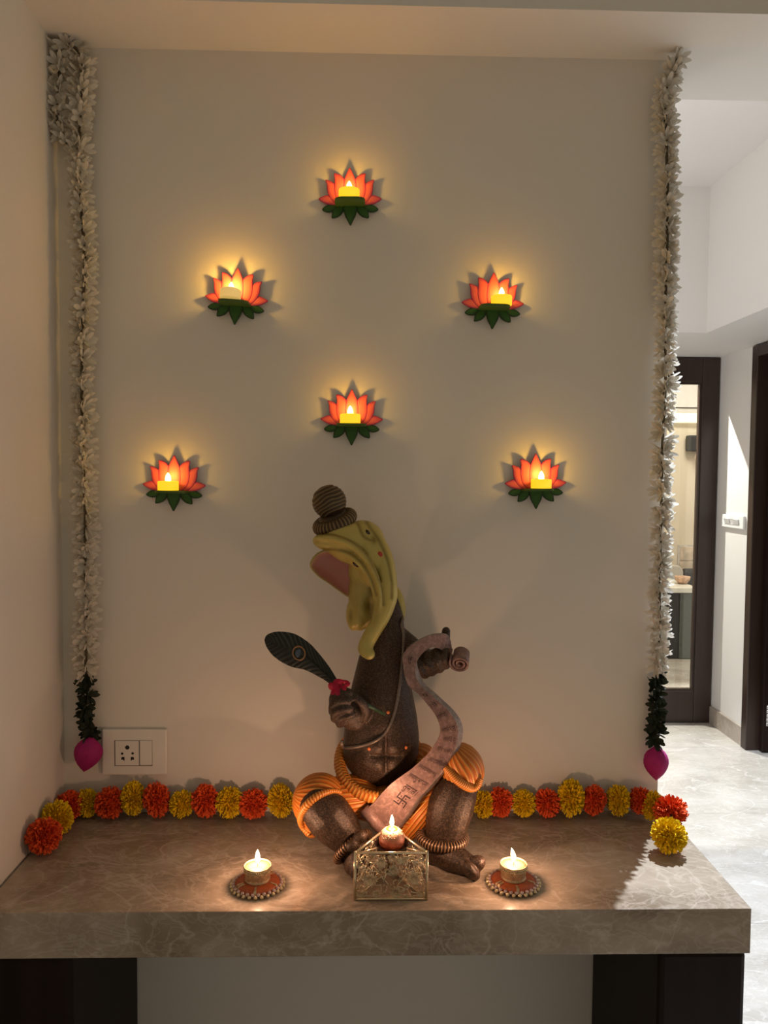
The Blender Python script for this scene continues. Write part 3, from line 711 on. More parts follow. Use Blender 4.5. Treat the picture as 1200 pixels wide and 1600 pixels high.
def flame_mesh(base, h, r, lean=0.0):
    pr = [(0.25, 0), (0.6, .08), (0.9, .22), (1.0, .36), (0.92, .52), (0.7, .70), (0.42, .85), (0.16, .96), (0, 1)]
    g = G().lathe([(a * r, b * h) for a, b in pr], base, 16)
    for v in g.V: v.x += lean * ((v.z - base.z) / h) ** 2 * h
    return g
def candle_light(p, W): point_light('candle_glow', p, W, (1.0, 0.56, 0.34), 0.005)
def beaded_tealight(px, py, label, lean):
    c = atz(px, py, ZT); t = thing('tealight_holder', label, 'candle holder', c, 'beaded tealight holders')
    n = 60; prof = [(0.030, 0.0006), (0.0335, 0.002), (0.034, 0.005), (0.031, 0.0085), (0.022, 0.0095), (0.0, 0.0095)]
    G().lathe(prof, c, n).mk('base', MAT['orange_cloth'], t)
    for a in (-0.4, -1.55, -2.5, 0.8, 2.2, 3.6):                  # gold tabs across the cloth rim
        g = G(); V = []
        for i, (r, z) in enumerate(((0.0345, 0.004), (0.0315, 0.0092), (0.022, 0.0102))):
            for d in (-.06, .06): V.append(c + Vector((r * math.cos(a + d), r * math.sin(a + d), z)))
        mk('gold_tab', V + [v - Vector((0, 0, .001)) for v in V], [(0, 1, 3, 2), (2, 3, 5, 4), (7, 6, 8, 9), (9, 8, 10, 11), (0, 2, 8, 6), (2, 4, 10, 8), (1, 7, 9, 3), (3, 9, 11, 5)], MAT['gold'], t, False)
    for nm, m_, r, z, br, cnt, off in (('pearl_beads', 'pearl', 0.0358, 0.0050, 0.0029, 27, 0), ('gold_beads', 'gold_bead', 0.0392, 0.0030, 0.0029, 27, .5)):
        g = G()
        for k in range(cnt):
            a = 2 * math.pi * (k + off) / cnt
            g.ell(c + Vector((r * math.cos(a), r * math.sin(a), z)), br, br, br, nu=10, nv=6)
        g.mk(nm, MAT[m_], t, kind='stuff')
    z0 = 0.0095; h = 0.023; R_ = 0.0200
    cup = G().lathe([(0, z0), (R_ * .93, z0), (R_ * .96, z0 + .001), (R_ * .96, z0 + .003), (R_ * .93, z0 + .004), (R_ * .93, z0 + .006), (R_ * .95, z0 + .007), (R_ * .96, z0 + h - .005), (R_ * 1.02, z0 + h - .002), (R_ * 1.03, z0 + h), (R_ * .98, z0 + h), (R_ * .95, z0 + h - .004), (0, z0 + h - .004)], c, 48).mk('cup', MAT['gold'], t)
    g = G()
    for row, z in ((0, z0 + h - .0035), (.5, z0 + h - .0065)):
        for k in range(40):
            a = 2 * math.pi * (k + row) / 40; g.ell(c + Vector((R_ * math.cos(a), R_ * math.sin(a), z)), .0013, .0013, .0013, nu=8, nv=5)
    g.mk('rim_beads', MAT['gold_bead'], cup, kind='stuff')
    zw = z0 + h - .002
    G().lathe([(0, zw - .0012), (.006, zw - .0012), (.0072, zw), (.012, zw + .0004), (R_ * .96, zw), (R_ * .96, zw - .003)], c, 40).mk('wax', MAT['wax'], t)
    G().tube([c + Vector((0, 0, zw - .001)), c + Vector((.0004, 0, zw + .004)), c + Vector((-.0004, 0, zw + .007))], .0006, 6).mk('wick', MAT['wick'], t)
    fb = c + Vector((0, 0, zw + .005)); fh = 0.021
    flame_mesh(fb, fh, .0039, lean).mk('flame', MAT['flame'], t)
    candle_light(fb + Vector((lean * fh * .8, 0, fh * .9)), 0.62)
beaded_tealight(402.5, 1384, 'lit gold tealight on a beaded orange disc, left of the statue', 0.0)
beaded_tealight(802, 1381, 'lit gold tealight on a beaded orange disc, right of the statue', -0.18)

# ------------------------------------------------------------------ triangular filigree holder and the round candle in it
MAT['pale_gold'] = plain('pale_gold_wire', (0.70, 0.58, 0.38), 0.26, 0.75, var=0.12, nscale=120)
A_ = atz(554.5, 1407, ZT); B_ = atz(666.5, 1406, ZT); A_.y = B_.y = (A_.y + B_.y) / 2
side = B_.x - A_.x; C_ = Vector(((A_.x + B_.x) / 2, A_.y + side * 0.82, ZT)); HB = 0.071
cen = (A_ + B_ + C_) / 3
hold = thing('candle_box', 'triangular gold filigree box holding the round candle in front of the statue', 'candle holder', (cen.x, cen.y, ZT))
up = Vector((0, 0, 1))
for z, nm in ((0.0022, 'bottom_rail'), (HB, 'top_rail')):
    for p, q in ((A_, B_), (B_, C_), (C_, A_)):
        G().tube([p + up * z, q + up * z], 0.0019, 8).mk(nm, MAT['pale_gold'], hold)
for p in (A_, B_, C_): G().tube([p, p + up * (HB + 0.0025)], 0.0021, 10).mk('post', MAT['pale_gold'], hold)
# one daisy of wire loops, shared
g = G()
for k in range(10):
    a = 2 * math.pi * k / 10; L_ = 0.0092
    P = [Vector((math.cos(a + d) * r, 0, math.sin(a + d) * r)) for r, d in ((.0026, -.1), (L_ * .72, -.2), (L_, 0), (L_ * .72, .2), (.0026, .1))]
    g.tube(P, 0.00055, 5)
for k in range(7):
    a = 2 * math.pi * k / 7; g.ell((math.cos(a) * .0014, -.0004, math.sin(a) * .0014), .0007, .0007, .0007, nu=6, nv=4)
g.ell((0, -.0006, 0), .001, .001, .001, nu=6, nv=4)
DAISY = mesh_of('daisy', g.V, g.F, MAT['pale_gold'])
R = random.Random(5)
for (p, q) in ((A_, B_), (B_, C_), (C_, A_)):
    ex = (q - p).normalized(); w = (q - p).length; ang = math.atan2(ex.y, ex.x)
    g = G()
    for k in range(74):                                     # curling tendrils and leaf loops
        u, v = R.uniform(.04, .96) * w, R.uniform(.05, .95) * HB; a = R.uniform(0, 6.28); l = R.uniform(.008, .018); cv = R.uniform(-2.6, 2.6)
        P = []
        for i in range(7):
            f = i / 6; P.append((u, v)); u += math.cos(a) * l / 6; v += math.sin(a) * l / 6; a += cv / 6
        P = [p + ex * min(w - .001, max(.001, x)) + up * min(HB - .001, max(.002, z)) for x, z in P]
        g.tube(P, 0.0007, 5)
    for k in range(26):
        u, v = R.uniform(.06, .94) * w, R.uniform(.08, .92) * HB; a = R.uniform(0, 6.28); l = .0065
        P = [(u + math.cos(a + d) * r, v + math.sin(a + d) * r) for r, d in ((0, 0), (l * .5, .45), (l, 0), (l * .5, -.45))]
        P = [p + ex * min(w - .001, max(.001, x)) + up * min(HB - .001, max(.002, z)) for x, z in P]
        g.tube(P, 0.0008, 5, closed=True)
    for s in (0, 1):                                        # diagonal wires
        P = [p + ex * (w * (.02 + .96 * f)) + up * (HB * ((.02 + .5 * f) if s else (.98 - .6 * f))) for f in [i / 4 for i in range(5)]]
    pan = g.mk('filigree_panel', MAT['pale_gold'], hold)
    for (fu, fv, sc) in ((.21, .42, 1.25), (.82, .44, 1.25), (.36, .80, 1.0), (.93, .82, .8), (.57, .14, 1.05), (.53, .62, 1.0), (.06, .74, .6), (.30, .12, .8), (.92, .13, .9), (.68, .83, .8), (.07, .12, .7), (.52, .88, .8)):
        pos = p + ex * (w * fu) + up * (HB * fv) + Vector((ex.y, -ex.x, 0)) * 0.0004
        d = link('daisy', DAISY, pan, pos - origin(pan)); d.rotation_euler = (0, R.uniform(0, 1), ang); d.rotation_euler = (Matrix.Rotation(ang, 4, 'Z') @ Matrix.Rotation(R.uniform(0, 1), 4, 'Y')).to_euler(); d.scale = (sc, sc, sc)
bc = atz(608, 1315, ZT + 0.071); bc = Vector((cen.x + 0.002, cen.y + 0.004, ZT + 0.048))
G().lathe([(0, 0.010), (0.019, 0.010), (0.0225, 0.013), (0.0245, 0.020), (0.0258, 0.021), (0.0248, 0.0215), (0.0225, 0.014), (0.019, 0.0118), (0, 0.0118)], bc, 36).mk('cup', plain('dark_bronze_cup', (0.05, 0.035, 0.025), 0.4, 0.7), hold)
for p in (A_, B_, C_):
    G().tube([bc + Vector((p.x - bc.x, p.y - bc.y, 0)).normalized() * .024 + up * .0205, p + up * (HB - 0.001)], .0011, 6).mk('strut', MAT['pale_gold'], hold)
cd = thing('candle', 'small round orange and yellow candle burning in the gold filigree box', 'candle', bc + up * 0.012)
q = bc + up * 0.0120
MAT['candle_orange'] = two_tone('sparkling_orange_wax', (0.50, 0.085, 0.03), (0.85, 0.50, 0.30), 0.4, 0.1, 0.6, 700)
prof = [(0, 0), (.012, 0), (.0165, .004), (.0190, .011), (.0192, .017), (.0175, .024), (.0140, .029), (.0105, .0315)]
G().lathe(prof, q, 40, attr=[0, 0, 0, .05, .1, .5, .9, .9]).mk('wax_ball', MAT['candle_orange'], cd, attr=True)
g = G()
for k in range(70):
    a = R.uniform(0, 6.28); f = R.uniform(.0, 1); r = .0182 - .0068 * f ** 1.5; z = .0215 + .0095 * f; s = R.uniform(.0006, .0012)
    g.ell(q + Vector((r * math.cos(a), r * math.sin(a), z)), s, s, s, nu=6, nv=4)
g.mk('sparkle_grains', plain('sugar_gold_grains', (0.9, 0.68, 0.45), 0.2, 0.3), cd, kind='stuff')
G().lathe([(.0095, .0312), (.0085, .0322), (.005, .0315), (0, .0305)], q, 28).mk('wax_pool', plain('molten_yellow_wax', (0.45, 0.24, 0.02), 0.15, emit=(1.0, 0.55, 0.03), estr=0.2), cd)  # pool emission imitates the flame's light in the melted wax
G().tube([q + up * .030, q + up * .0355], .0006, 6).mk('wick', MAT['wick'], cd)
flame_mesh(q + up * .0345, 0.019, .0034).mk('flame', MAT['flame'], cd)
candle_light(q + up * .052, 0.50)

# ------------------------------------------------------------------ seated elephant-headed statue
def bronze(name, lo, hi, rough=0.42, scale=210, metal=0.45, strength=0.55):
    """dark antique bronze with a crinkled hammered skin, lighter on the raised grain"""
    m, nt, b = nodes(name); L = nt.links.new
    tc = N(nt, 'ShaderNodeTexCoord'); v = N(nt, 'ShaderNodeTexNoise'); v.inputs['Scale'].default_value = scale; v.inputs['Detail'].default_value = 3; v.inputs['Roughness'].default_value = 0.6; v.inputs['Distortion'].default_value = 0.6
    L(tc.outputs['Object'], v.inputs['Vector'])
    r = N(nt, 'ShaderNodeValToRGB'); r.color_ramp.elements[0].position = 0.46; r.color_ramp.elements[1].position = 0.66
    r.color_ramp.elements[0].color = lo + (1,); r.color_ramp.elements[1].color = hi + (1,)
    L(v.outputs['Fac'], r.inputs[0]); L(r.outputs[0], b.inputs['Base Color'])
    bp = N(nt, 'ShaderNodeBump'); bp.inputs['Strength'].default_value = strength; bp.inputs['Distance'].default_value = 0.0016
    L(v.outputs['Fac'], bp.inputs['Height']); L(bp.outputs['Normal'], b.inputs['Normal'])
    b.inputs['Roughness'].default_value = rough; b.inputs['Metallic'].default_value = metal
    return m
MAT['bronze'] = bronze('antique_bronze', (0.034, 0.019, 0.011), (0.125, 0.073, 0.044), 0.46, 430, 0.3, 0.5)
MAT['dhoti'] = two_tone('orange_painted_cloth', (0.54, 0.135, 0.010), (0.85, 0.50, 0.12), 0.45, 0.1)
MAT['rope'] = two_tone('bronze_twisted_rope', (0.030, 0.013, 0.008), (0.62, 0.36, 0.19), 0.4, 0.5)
MAT['olive'] = two_tone('olive_yellow_two_tone', (0.52, 0.41, 0.11), (0.19, 0.125, 0.02), 0.42, 0.15)
MAT['ear'] = two_tone('pink_ear_paint', (0.42, 0.32, 0.08), (0.50, 0.20, 0.16), 0.5)
MAT['hair'] = two_tone('dark_coiled_hair', (0.050, 0.028, 0.012), (0.30, 0.20, 0.075), 0.5, 0.3)
MAT['scroll'] = bronze('rose_grey_scroll', (0.215, 0.12, 0.10), (0.33, 0.195, 0.165), 0.5, 160, 0.15, 0.2)
MAT['ink'] = plain('engraved_dark_ink', (0.022, 0.006, 0.008), 0.7)
MAT['thread'] = plain('silver_bronze_cord', (0.20, 0.155, 0.125), 0.4, 0.5, var=0.3, nscale=500)
MAT['red_dot'] = plain('orange_stud_paint', (0.65, 0.16, 0.03), 0.5)

YT = -0.122
PROF = [(932, 606, 15), (945, 606, 20), (962, 605, 25), (980, 603, 29), (1005, 601, 34), (1028, 597, 37), (1071, 596, 47), (1118, 596, 56.5), (1150, 596, 60), (1175, 595, 60), (1195, 594, 54), (1210, 594, 42), (1222, 594, 22), (1226, 594, 5)]
def prof_at(y):
    if y <= PROF[0][0]: return PROF[0][1:]
    for a, b in zip(PROF, PROF[1:]):
        if y <= b[0]:
            f = (y - a[0]) / (b[0] - a[0]); return a[1] + (b[1] - a[1]) * f, a[2] + (b[2] - a[2]) * f
    return PROF[-1][1:]
def S(x, y, Y): return at(x, y, Y)
body = G()
V = []; nu = 40; yy = [932 + (1226 - 932) * i / 40 for i in range(41)]
for y in yy:
    cx, hw = prof_at(y); c = S(cx, y, YT); a = hw * pxm(YT)
    for k in range(nu):
        t = 2 * math.pi * k / nu; V.append(c + Vector((a * math.cos(t), -a * 0.88 * math.sin(t), 0)))
body.add(V, [(i * nu + k, (i + 1) * nu + k, (i + 1) * nu + (k + 1) % nu, i * nu + (k + 1) % nu) for i in range(40) for k in range(nu)] + [tuple(range(nu)), tuple(range(40 * nu, 41 * nu))[::-1]])
def E(g, x, y, Y, a, b, d, rot=0, **k):
    s = pxm(Y); g.ell(S(x, y, Y), a * s, b * s, d * s, math.radians(rot), **k)
def Tb(g, P, n=14, **k):
    g.tube(cat_rom([S(x, y, Y) for x, y, Y, r in P], 5), None or sum([[r0 + (r1 - r0) * q / 5 for q in range(5)] for r0, r1 in [(P[i][3] * pxm(P[i][2]), P[i + 1][3] * pxm(P[i + 1][2])) for i in range(len(P) - 1)]], []) + [P[-1][3] * pxm(P[-1][2])], n, **k)
    for x, y, Y, r in (P[0], P[-1]): E(g, x, y, Y, r * .98, r * .98, r * .98)
# seated base behind the belly
E(body, 592, 1232, -.105, 62, 30, 48)
# leg on the left of the photo: knee out, shin inwards, foot towards the filigree box
Tb(body, [(500, 1260, -.185, 34), (515, 1276, -.19, 38), (532, 1297, -.195, 34), (548, 1318, -.20, 25), (558, 1332, -.207, 22)])
E(body, 560, 1345, -.220, 22, 29, 24, 20); E(body, 561, 1358, -.236, 15, 20, 14, 10)
for x, y, Y, r in ((551, 1321, -.238, 9.5), (563, 1308, -.232, 10.5), (569, 1330, -.24, 9)): E(body, x, y, Y, r * 1.25, r, r, -30)
# leg on the right: raised knee, upright shin, foot pointing right
Tb(body, [(717, 1222, -.172, 27), (714, 1236, -.18, 33), (705, 1258, -.182, 37.5), (698, 1285, -.185, 35), (694, 1310, -.187, 30)])
Tb(body, [(690, 1326, -.187, 27), (704, 1338, -.205, 25), (722, 1347, -.222, 20), (734, 1353, -.232, 16)])
E(body, 737, 1360, -.243, 17, 12, 15, 50); E(body, 745, 1349, -.234, 12, 15, 13, 60)
E(body, 684, 1338, -.182, 26, 20, 24)
# left-hand shoulder, arm and hand behind the scroll
Tb(body, [(618, 990, -.118, 16), (634, 1003, -.115, 16), (652, 1020, -.122, 17), (668, 1034, -.142, 19)])
E(body, 676, 1034, -.150, 23, 20, 15, -25)
for k, (x0, y0, x1, y1) in enumerate(((664, 1054, 650, 1030), (675, 1050, 668, 1022), (687, 1045, 682, 1018), (697, 1039, 695, 1016))):
    Tb(body, [(x0, y0, -.150, 7.5), ((x0 + x1) / 2 - 3, (y0 + y1) / 2, -.166, 8), (x1, y1, -.158, 7)], 10)
Tb(body, [(690, 1020, -.138, 9), (695, 1002, -.136, 8), (697, 986, -.138, 7)], 10)
# right-hand arm and the hand that writes
Tb(body, [(566, 1085, -.135, 20), (560, 1108, -.165, 23), (550, 1112, -.185, 22)])
E(body, 543, 1110, -.190, 27, 27, 20, 40); E(body, 551, 1124, -.185, 22, 17, 18, 20)
for P in ([(521, 1102, -.200, 7.5), (522, 1089, -.212, 8), (532, 1080, -.220, 7.5), (546, 1082, -.221, 6.5)],
          [(520, 1111, -.203, 7.5), (522, 1100, -.217, 8), (533, 1094, -.225, 7.5), (545, 1094, -.224, 6.5)],
          [(523, 1122, -.203, 7.5), (525, 1112, -.218, 8), (536, 1107, -.225, 7.5), (547, 1106, -.222, 6.5)],
          [(531, 1131, -.201, 7), (533, 1123, -.214, 7), (542, 1118, -.221, 7), (551, 1116, -.219, 6)],
          [(568, 1123, -.196, 8), (571, 1110, -.208, 8), (565, 1098, -.217, 7.5), (555, 1089, -.220, 6.5)]):
    Tb(body, P, 10)
for i, v in enumerate(body.V): v.z = max(v.z, ZT + 0.0006)
BV, BF = remeshed(body, 0.0021, 3)
# belly creases: pressed in around the navel cross
for v in BV:
    d = v - CAM; zc = d.dot(FWD); px, py = 600 + FPX * d.dot(RGT) / zc, 800 - FPX * d.dot(UPV) / zc
    if v.y < YT - .02 and 1110 < py < 1222 and 560 < px < 650:
        x0 = 603
        g1 = math.exp(-((px - x0) / 3.4) ** 2) * max(0, 1 - abs(py - 1174) / 36) ** .6 if abs(py - 1174) < 36 else 0
        g2 = math.exp(-((py - 1183 - ((px - x0) / 26) ** 2 * -3) / 3.0) ** 2) * max(0, 1 - abs(px - x0) / 27) ** .6 if abs(px - x0) < 27 else 0
        g3 = math.exp(-(((px - x0) / 9) ** 2 + ((py - 1183) / 9) ** 2))
        b1 = math.exp(-(((abs(px - x0) - 16) / 12) ** 2 + ((py - 1168) / 10) ** 2)) + math.exp(-(((abs(px - x0) - 14) / 12) ** 2 + ((py - 1199) / 10) ** 2))
        v.y += 0.0075 * max(g1, g2) + 0.004 * g3 - 0.0034 * b1
    # toe cleft
    if 1325 < py < 1375 and 722 < px < 752 and v.z > ZT + .002:
        q = abs((px - 729) * .62 - (py - 1334) * .45)
        if q < 6: v.y += 0.003 * math.exp(-(q / 2.2) ** 2); v.z -= 0.002 * math.exp(-(q / 2.2) ** 2)
statue = thing('elephant_statue', 'seated bronze elephant-headed statue in an orange wrap, holding a scroll and quill', 'statue', (S(600, 1350, -.15).x, -0.15, ZT))
mk('body', BV, BF, MAT['bronze'], statue)
BT = bvh(BV, BF)

# orange wrap
dh = G()
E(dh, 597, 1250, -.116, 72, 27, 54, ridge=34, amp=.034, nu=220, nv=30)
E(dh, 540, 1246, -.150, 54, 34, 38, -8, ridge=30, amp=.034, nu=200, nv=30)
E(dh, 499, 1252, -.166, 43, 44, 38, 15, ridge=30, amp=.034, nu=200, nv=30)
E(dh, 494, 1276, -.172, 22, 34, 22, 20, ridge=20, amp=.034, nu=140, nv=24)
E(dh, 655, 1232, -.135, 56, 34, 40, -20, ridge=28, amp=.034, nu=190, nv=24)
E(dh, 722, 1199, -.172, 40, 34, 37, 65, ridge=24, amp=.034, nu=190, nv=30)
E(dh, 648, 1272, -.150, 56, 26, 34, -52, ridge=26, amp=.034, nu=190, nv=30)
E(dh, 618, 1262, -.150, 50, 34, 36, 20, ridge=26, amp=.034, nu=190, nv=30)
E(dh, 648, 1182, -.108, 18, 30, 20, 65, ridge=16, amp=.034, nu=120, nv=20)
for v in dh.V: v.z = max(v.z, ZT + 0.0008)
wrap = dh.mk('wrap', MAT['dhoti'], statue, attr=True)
DT = bvh(dh.V + BV, dh.F + [tuple(i + len(dh.V) for i in f) for f in BF])

def rope(name, P, r, mat, parent, turns, closed=False, slant=1.0, n=14, tr=None):
    """twisted rope: a tube whose section is ribbed along a slanted wrap"""
    P = cat_rom(P, 10, closed); m = len(P); g = G(); g.tube(P, 1.0, n, closed=closed)
    Ls = [0]
    for i in range(1, m): Ls.append(Ls[-1] + (P[i] - P[i - 1]).length)
    tot = Ls[-1]
    # resample finely
    M = max(60, int(turns * 6)); Q = []
    j = 0
    for i in range(M + (0 if closed else 1)):
        s = tot * i / M
        while j < m - 2 and Ls[j + 1] < s: j += 1
        f = (s - Ls[j]) / max(1e-9, Ls[j + 1] - Ls[j]); Q.append(P[j].lerp(P[j + 1], f))
    g = G(); rad = [r * (tr(i / M) if tr else 1) for i in range(len(Q))]; g.tube(Q, rad, n, closed=closed)
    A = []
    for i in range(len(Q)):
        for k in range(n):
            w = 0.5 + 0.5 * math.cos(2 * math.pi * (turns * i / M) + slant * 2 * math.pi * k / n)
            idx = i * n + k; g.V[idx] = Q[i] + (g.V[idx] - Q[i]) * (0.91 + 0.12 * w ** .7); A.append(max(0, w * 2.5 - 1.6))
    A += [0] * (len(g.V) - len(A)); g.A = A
    return g.mk(name, mat, parent, attr=True)
# waistband around the bottom of the belly
c = S(594, 1188, YT); s = pxm(YT); P = []
for k in range(24):
    a = 2 * math.pi * k / 24; P.append(c + Vector((64 * s * math.cos(a), -65 * s * math.sin(a), -33 * s * (math.sin(a)))))
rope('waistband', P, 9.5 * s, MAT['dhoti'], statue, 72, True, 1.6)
def on(tree, x, y, lift, Y):
    h, n = cast(tree, x, y)
    return (h - ray(x, y).normalized() * lift) if h is not None else at(x, y, Y)
rope('knee_hem', [on(DT, x, y, .002, -.2) for x, y in ((484, 1304), (473, 1292), (470, 1277), (477, 1261), (490, 1248), (504, 1240), (520, 1236), (533, 1238))], 6.2 * s, MAT['dhoti'], statue, 32, tr=lambda f: .55 + .45 * math.sin(math.pi * min(1, f + .05)))
rope('knee_hem', [on(DT, x, y, .002, -.2) for x, y in ((696, 1199), (705, 1209), (715, 1219), (727, 1227), (738, 1231), (746, 1226), (750, 1216))], 7.0 * s, MAT['dhoti'], statue, 28, tr=lambda f: .75 + .25 * math.sin(math.pi * f))
# anklets
def ring3(c, ux, uy, rx, ry, n=24): return [c + ux * (rx * math.cos(2 * math.pi * k / n)) + uy * (ry * math.sin(2 * math.pi * k / n)) for k in range(n)]
ax = Vector((.60, -.52, -.60)).normalized()
ux = Vector((-ax.z, 0, ax.x)).normalized(); uy = ax.cross(ux).normalized()
sA = pxm(-.2)
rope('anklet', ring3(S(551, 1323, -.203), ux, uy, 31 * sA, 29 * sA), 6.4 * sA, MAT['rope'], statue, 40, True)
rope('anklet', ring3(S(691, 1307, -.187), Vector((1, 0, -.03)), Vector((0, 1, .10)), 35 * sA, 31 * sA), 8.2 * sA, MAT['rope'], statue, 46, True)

# sacred cord across the belly, orange studs
cord = [(627, 976), (629, 984), (630, 996), (629, 1025), (626, 1055), (622, 1085), (617, 1110), (610, 1131), (601, 1146), (589, 1156), (576, 1162), (562, 1166), (549, 1168), (539, 1168), (534.5, 1164), (534, 1157)]
G().tube(cat_rom([at(627, 962, YT + .02), at(629, 967, YT - .012)] + [on(BT, x, y, .0016, YT - .03) for x, y in cord], 4), 2.7 * s, 8).mk('cord', MAT['thread'], statue)
for x, y in ((606.5, 1113), (577, 1170), (634, 1168)):
    h, n = cast(BT, x, y); g = G(); g.ell(h, .0030, .0030, .0014, nu=12, nv=8); g.mk('stud', MAT['red_dot'], statue)

# ---- head with trunk
hd = G()
E(hd, 548, 848, -.130, 54, 33, 40, 27); E(hd, 582, 872, -.138, 52, 28, 34, 62); E(hd, 572, 838, -.128, 30, 24, 32, 30)
Tb(hd, [(578, 842, -.142, 21), (594, 872, -.150, 20), (603, 905, -.160, 17.5), (605, 935, -.166, 15), (598, 960, -.170, 13.5), (586, 982, -.172, 12.5), (575, 1001, -.174, 12.2), (571, 1014, -.178, 12.5), (577, 1022, -.184, 9.5)])
E(hd, 512, 848, -.136, 24, 13, 24, 12)
Tb(hd, [(497, 840, -.160, 5), (525, 842, -.170, 6), (552, 854, -.176, 6), (574, 875, -.180, 5.5), (588, 902, -.182, 5), (594, 930, -.182, 4), (592, 955, -.180, 3)], 10)
Tb(hd, [(520, 856, -.158, 4), (548, 868, -.172, 5), (570, 890, -.176, 5), (582, 915, -.178, 4.5), (586, 942, -.178, 3.5), (583, 965, -.176, 3)], 10)
Tb(hd, [(576, 818, -.140, 4), (596, 845, -.158, 5), (610, 882, -.164, 5), (617, 918, -.166, 4.5), (616, 940, -.168, 4), (606, 962, -.172, 3)], 10)
E(hd, 570, 893, -.136, 26, 32, 24); E(hd, 571, 930, -.140, 27, 54, 24, 0); E(hd, 552, 960, -.140, 11.5, 26, 18, 0); E(hd, 562, 962, -.142, 17, 24, 18)
E(hd, 556, 872, -.150, 32, 13, 22, 42); E(hd, 574, 898, -.152, 24, 12, 20, 62); E(hd, 571, 884, -.160, 15, 9, 15, 50)
HV, HF = remeshed(hd, 0.0020, 3)
HA = [0.0] * len(HV)  # second tone: darker in the hollows, along the grooves and over the cheek
def pxy(v):
    d = v - CAM; zc = d.dot(FWD); return 600 + FPX * d.dot(RGT) / zc, 800 - FPX * d.dot(UPV) / zc
grooves = [[(494, 836), (520, 836), (548, 846), (570, 864), (585, 888), (596, 918), (599, 945)], [(506, 858), (540, 862), (565, 880), (580, 905), (588, 930)], [(572, 816), (590, 842), (604, 872), (611, 905), (612, 935)], [(560, 820), (568, 838), (584, 846)]]
GL = [cat_rom([Vector((x, y, 0)) for x, y in g_], 22) for g_ in grooves]
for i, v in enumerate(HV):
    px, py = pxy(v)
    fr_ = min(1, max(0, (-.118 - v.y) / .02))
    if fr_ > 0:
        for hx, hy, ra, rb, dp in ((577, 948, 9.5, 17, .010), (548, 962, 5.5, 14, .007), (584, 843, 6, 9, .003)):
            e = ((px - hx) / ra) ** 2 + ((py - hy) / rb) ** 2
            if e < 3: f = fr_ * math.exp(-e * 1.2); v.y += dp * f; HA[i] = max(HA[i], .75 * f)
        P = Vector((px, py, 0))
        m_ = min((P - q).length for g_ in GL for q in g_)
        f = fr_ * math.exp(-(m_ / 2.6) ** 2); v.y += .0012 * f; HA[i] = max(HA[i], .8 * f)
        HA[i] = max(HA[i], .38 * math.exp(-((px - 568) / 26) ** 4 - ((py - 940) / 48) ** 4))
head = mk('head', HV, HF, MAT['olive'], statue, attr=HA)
HT = bvh(HV, HF)
# far ear: a sliver behind the trunk
g = G(); E(g, 622, 943, -.112, 28, 11, 14, 78); g.mk('ear', MAT['olive'], statue, attr=True, label='far olive ear showing behind the trunk')
# near ear: thick olive rim, hollow pink inside
out = cat_rom([Vector((x, y, 0)) for x, y in ((484, 884), (488, 872), (497, 863), (510, 859), (525, 861), (542, 870), (556, 884), (560, 905), (556, 924), (545, 933), (530, 924), (512, 911), (495, 899))], 4, closed=True)
cx, cy = 528, 893; V = []; A = []; n = len(out)
for sc, Y, a in ((0.90, -.128, 0), (1.0, -.140, 0), (1.0, -.150, 0), (0.96, -.155, .05), (0.90, -.152, .75), (0.75, -.144, 1), (0.45, -.138, 1), (0.2, -.136, 1)):
    for p in out:
        V.append(S(cx + (p.x - cx) * sc, cy + (p.y - cy) * sc, Y + .013 + .0001 * (p.x - 484) * (-0.9))); A.append(a)
V.append(S(cx, cy, -.130)); A.append(1); V.append(S(cx, cy, -.116)); A.append(0)
F = [(r * n + i, r * n + (i + 1) % n, (r + 1) * n + (i + 1) % n, (r + 1) * n + i) for r in range(7) for i in range(n)] + [(7 * n + i, 7 * n + (i + 1) % n, 8 * n) for i in range(n)] + [((i + 1) % n, i, 8 * n + 1) for i in range(n)]
o = mk('ear', V, F, MAT['ear'], statue, attr=A, label='near ear with a pink hollow'); fix_normals(o.data)
# eyes and the red forehead mark
MAT['iris'] = plain('brown_eye_paint', (0.11, 0.07, 0.055), 0.4)
def eye(x, y, ang, l, h):
    g = G(); c, nn = cast(HT, x, y); c = c - FWD * .0006
    g.ell(c, l * s, h * s, .0012, math.radians(ang), nu=14, nv=10); g.mk('eye', MAT['ink'], head, label='small dark painted eye')
    g = G(); g.ell(c - FWD * .0007, l * .35 * s, h * .55 * s, .0008, math.radians(ang), nu=10, nv=6); g.mk('iris', MAT['iris'], head)
eye(575, 832, 52, 5.2, 2.4); eye(556, 882, 38, 6.0, 2.6)
c, nn = cast(HT, 594, 866); g = G(); g.ell(c - FWD * .0004, 4.6 * s, 3.4 * s, .001, math.radians(60), nu=14, nv=8); g.mk('forehead_mark', plain('red_forehead_paint', (0.42, 0.035, 0.02), 0.5), head, label='small red oval forehead mark')
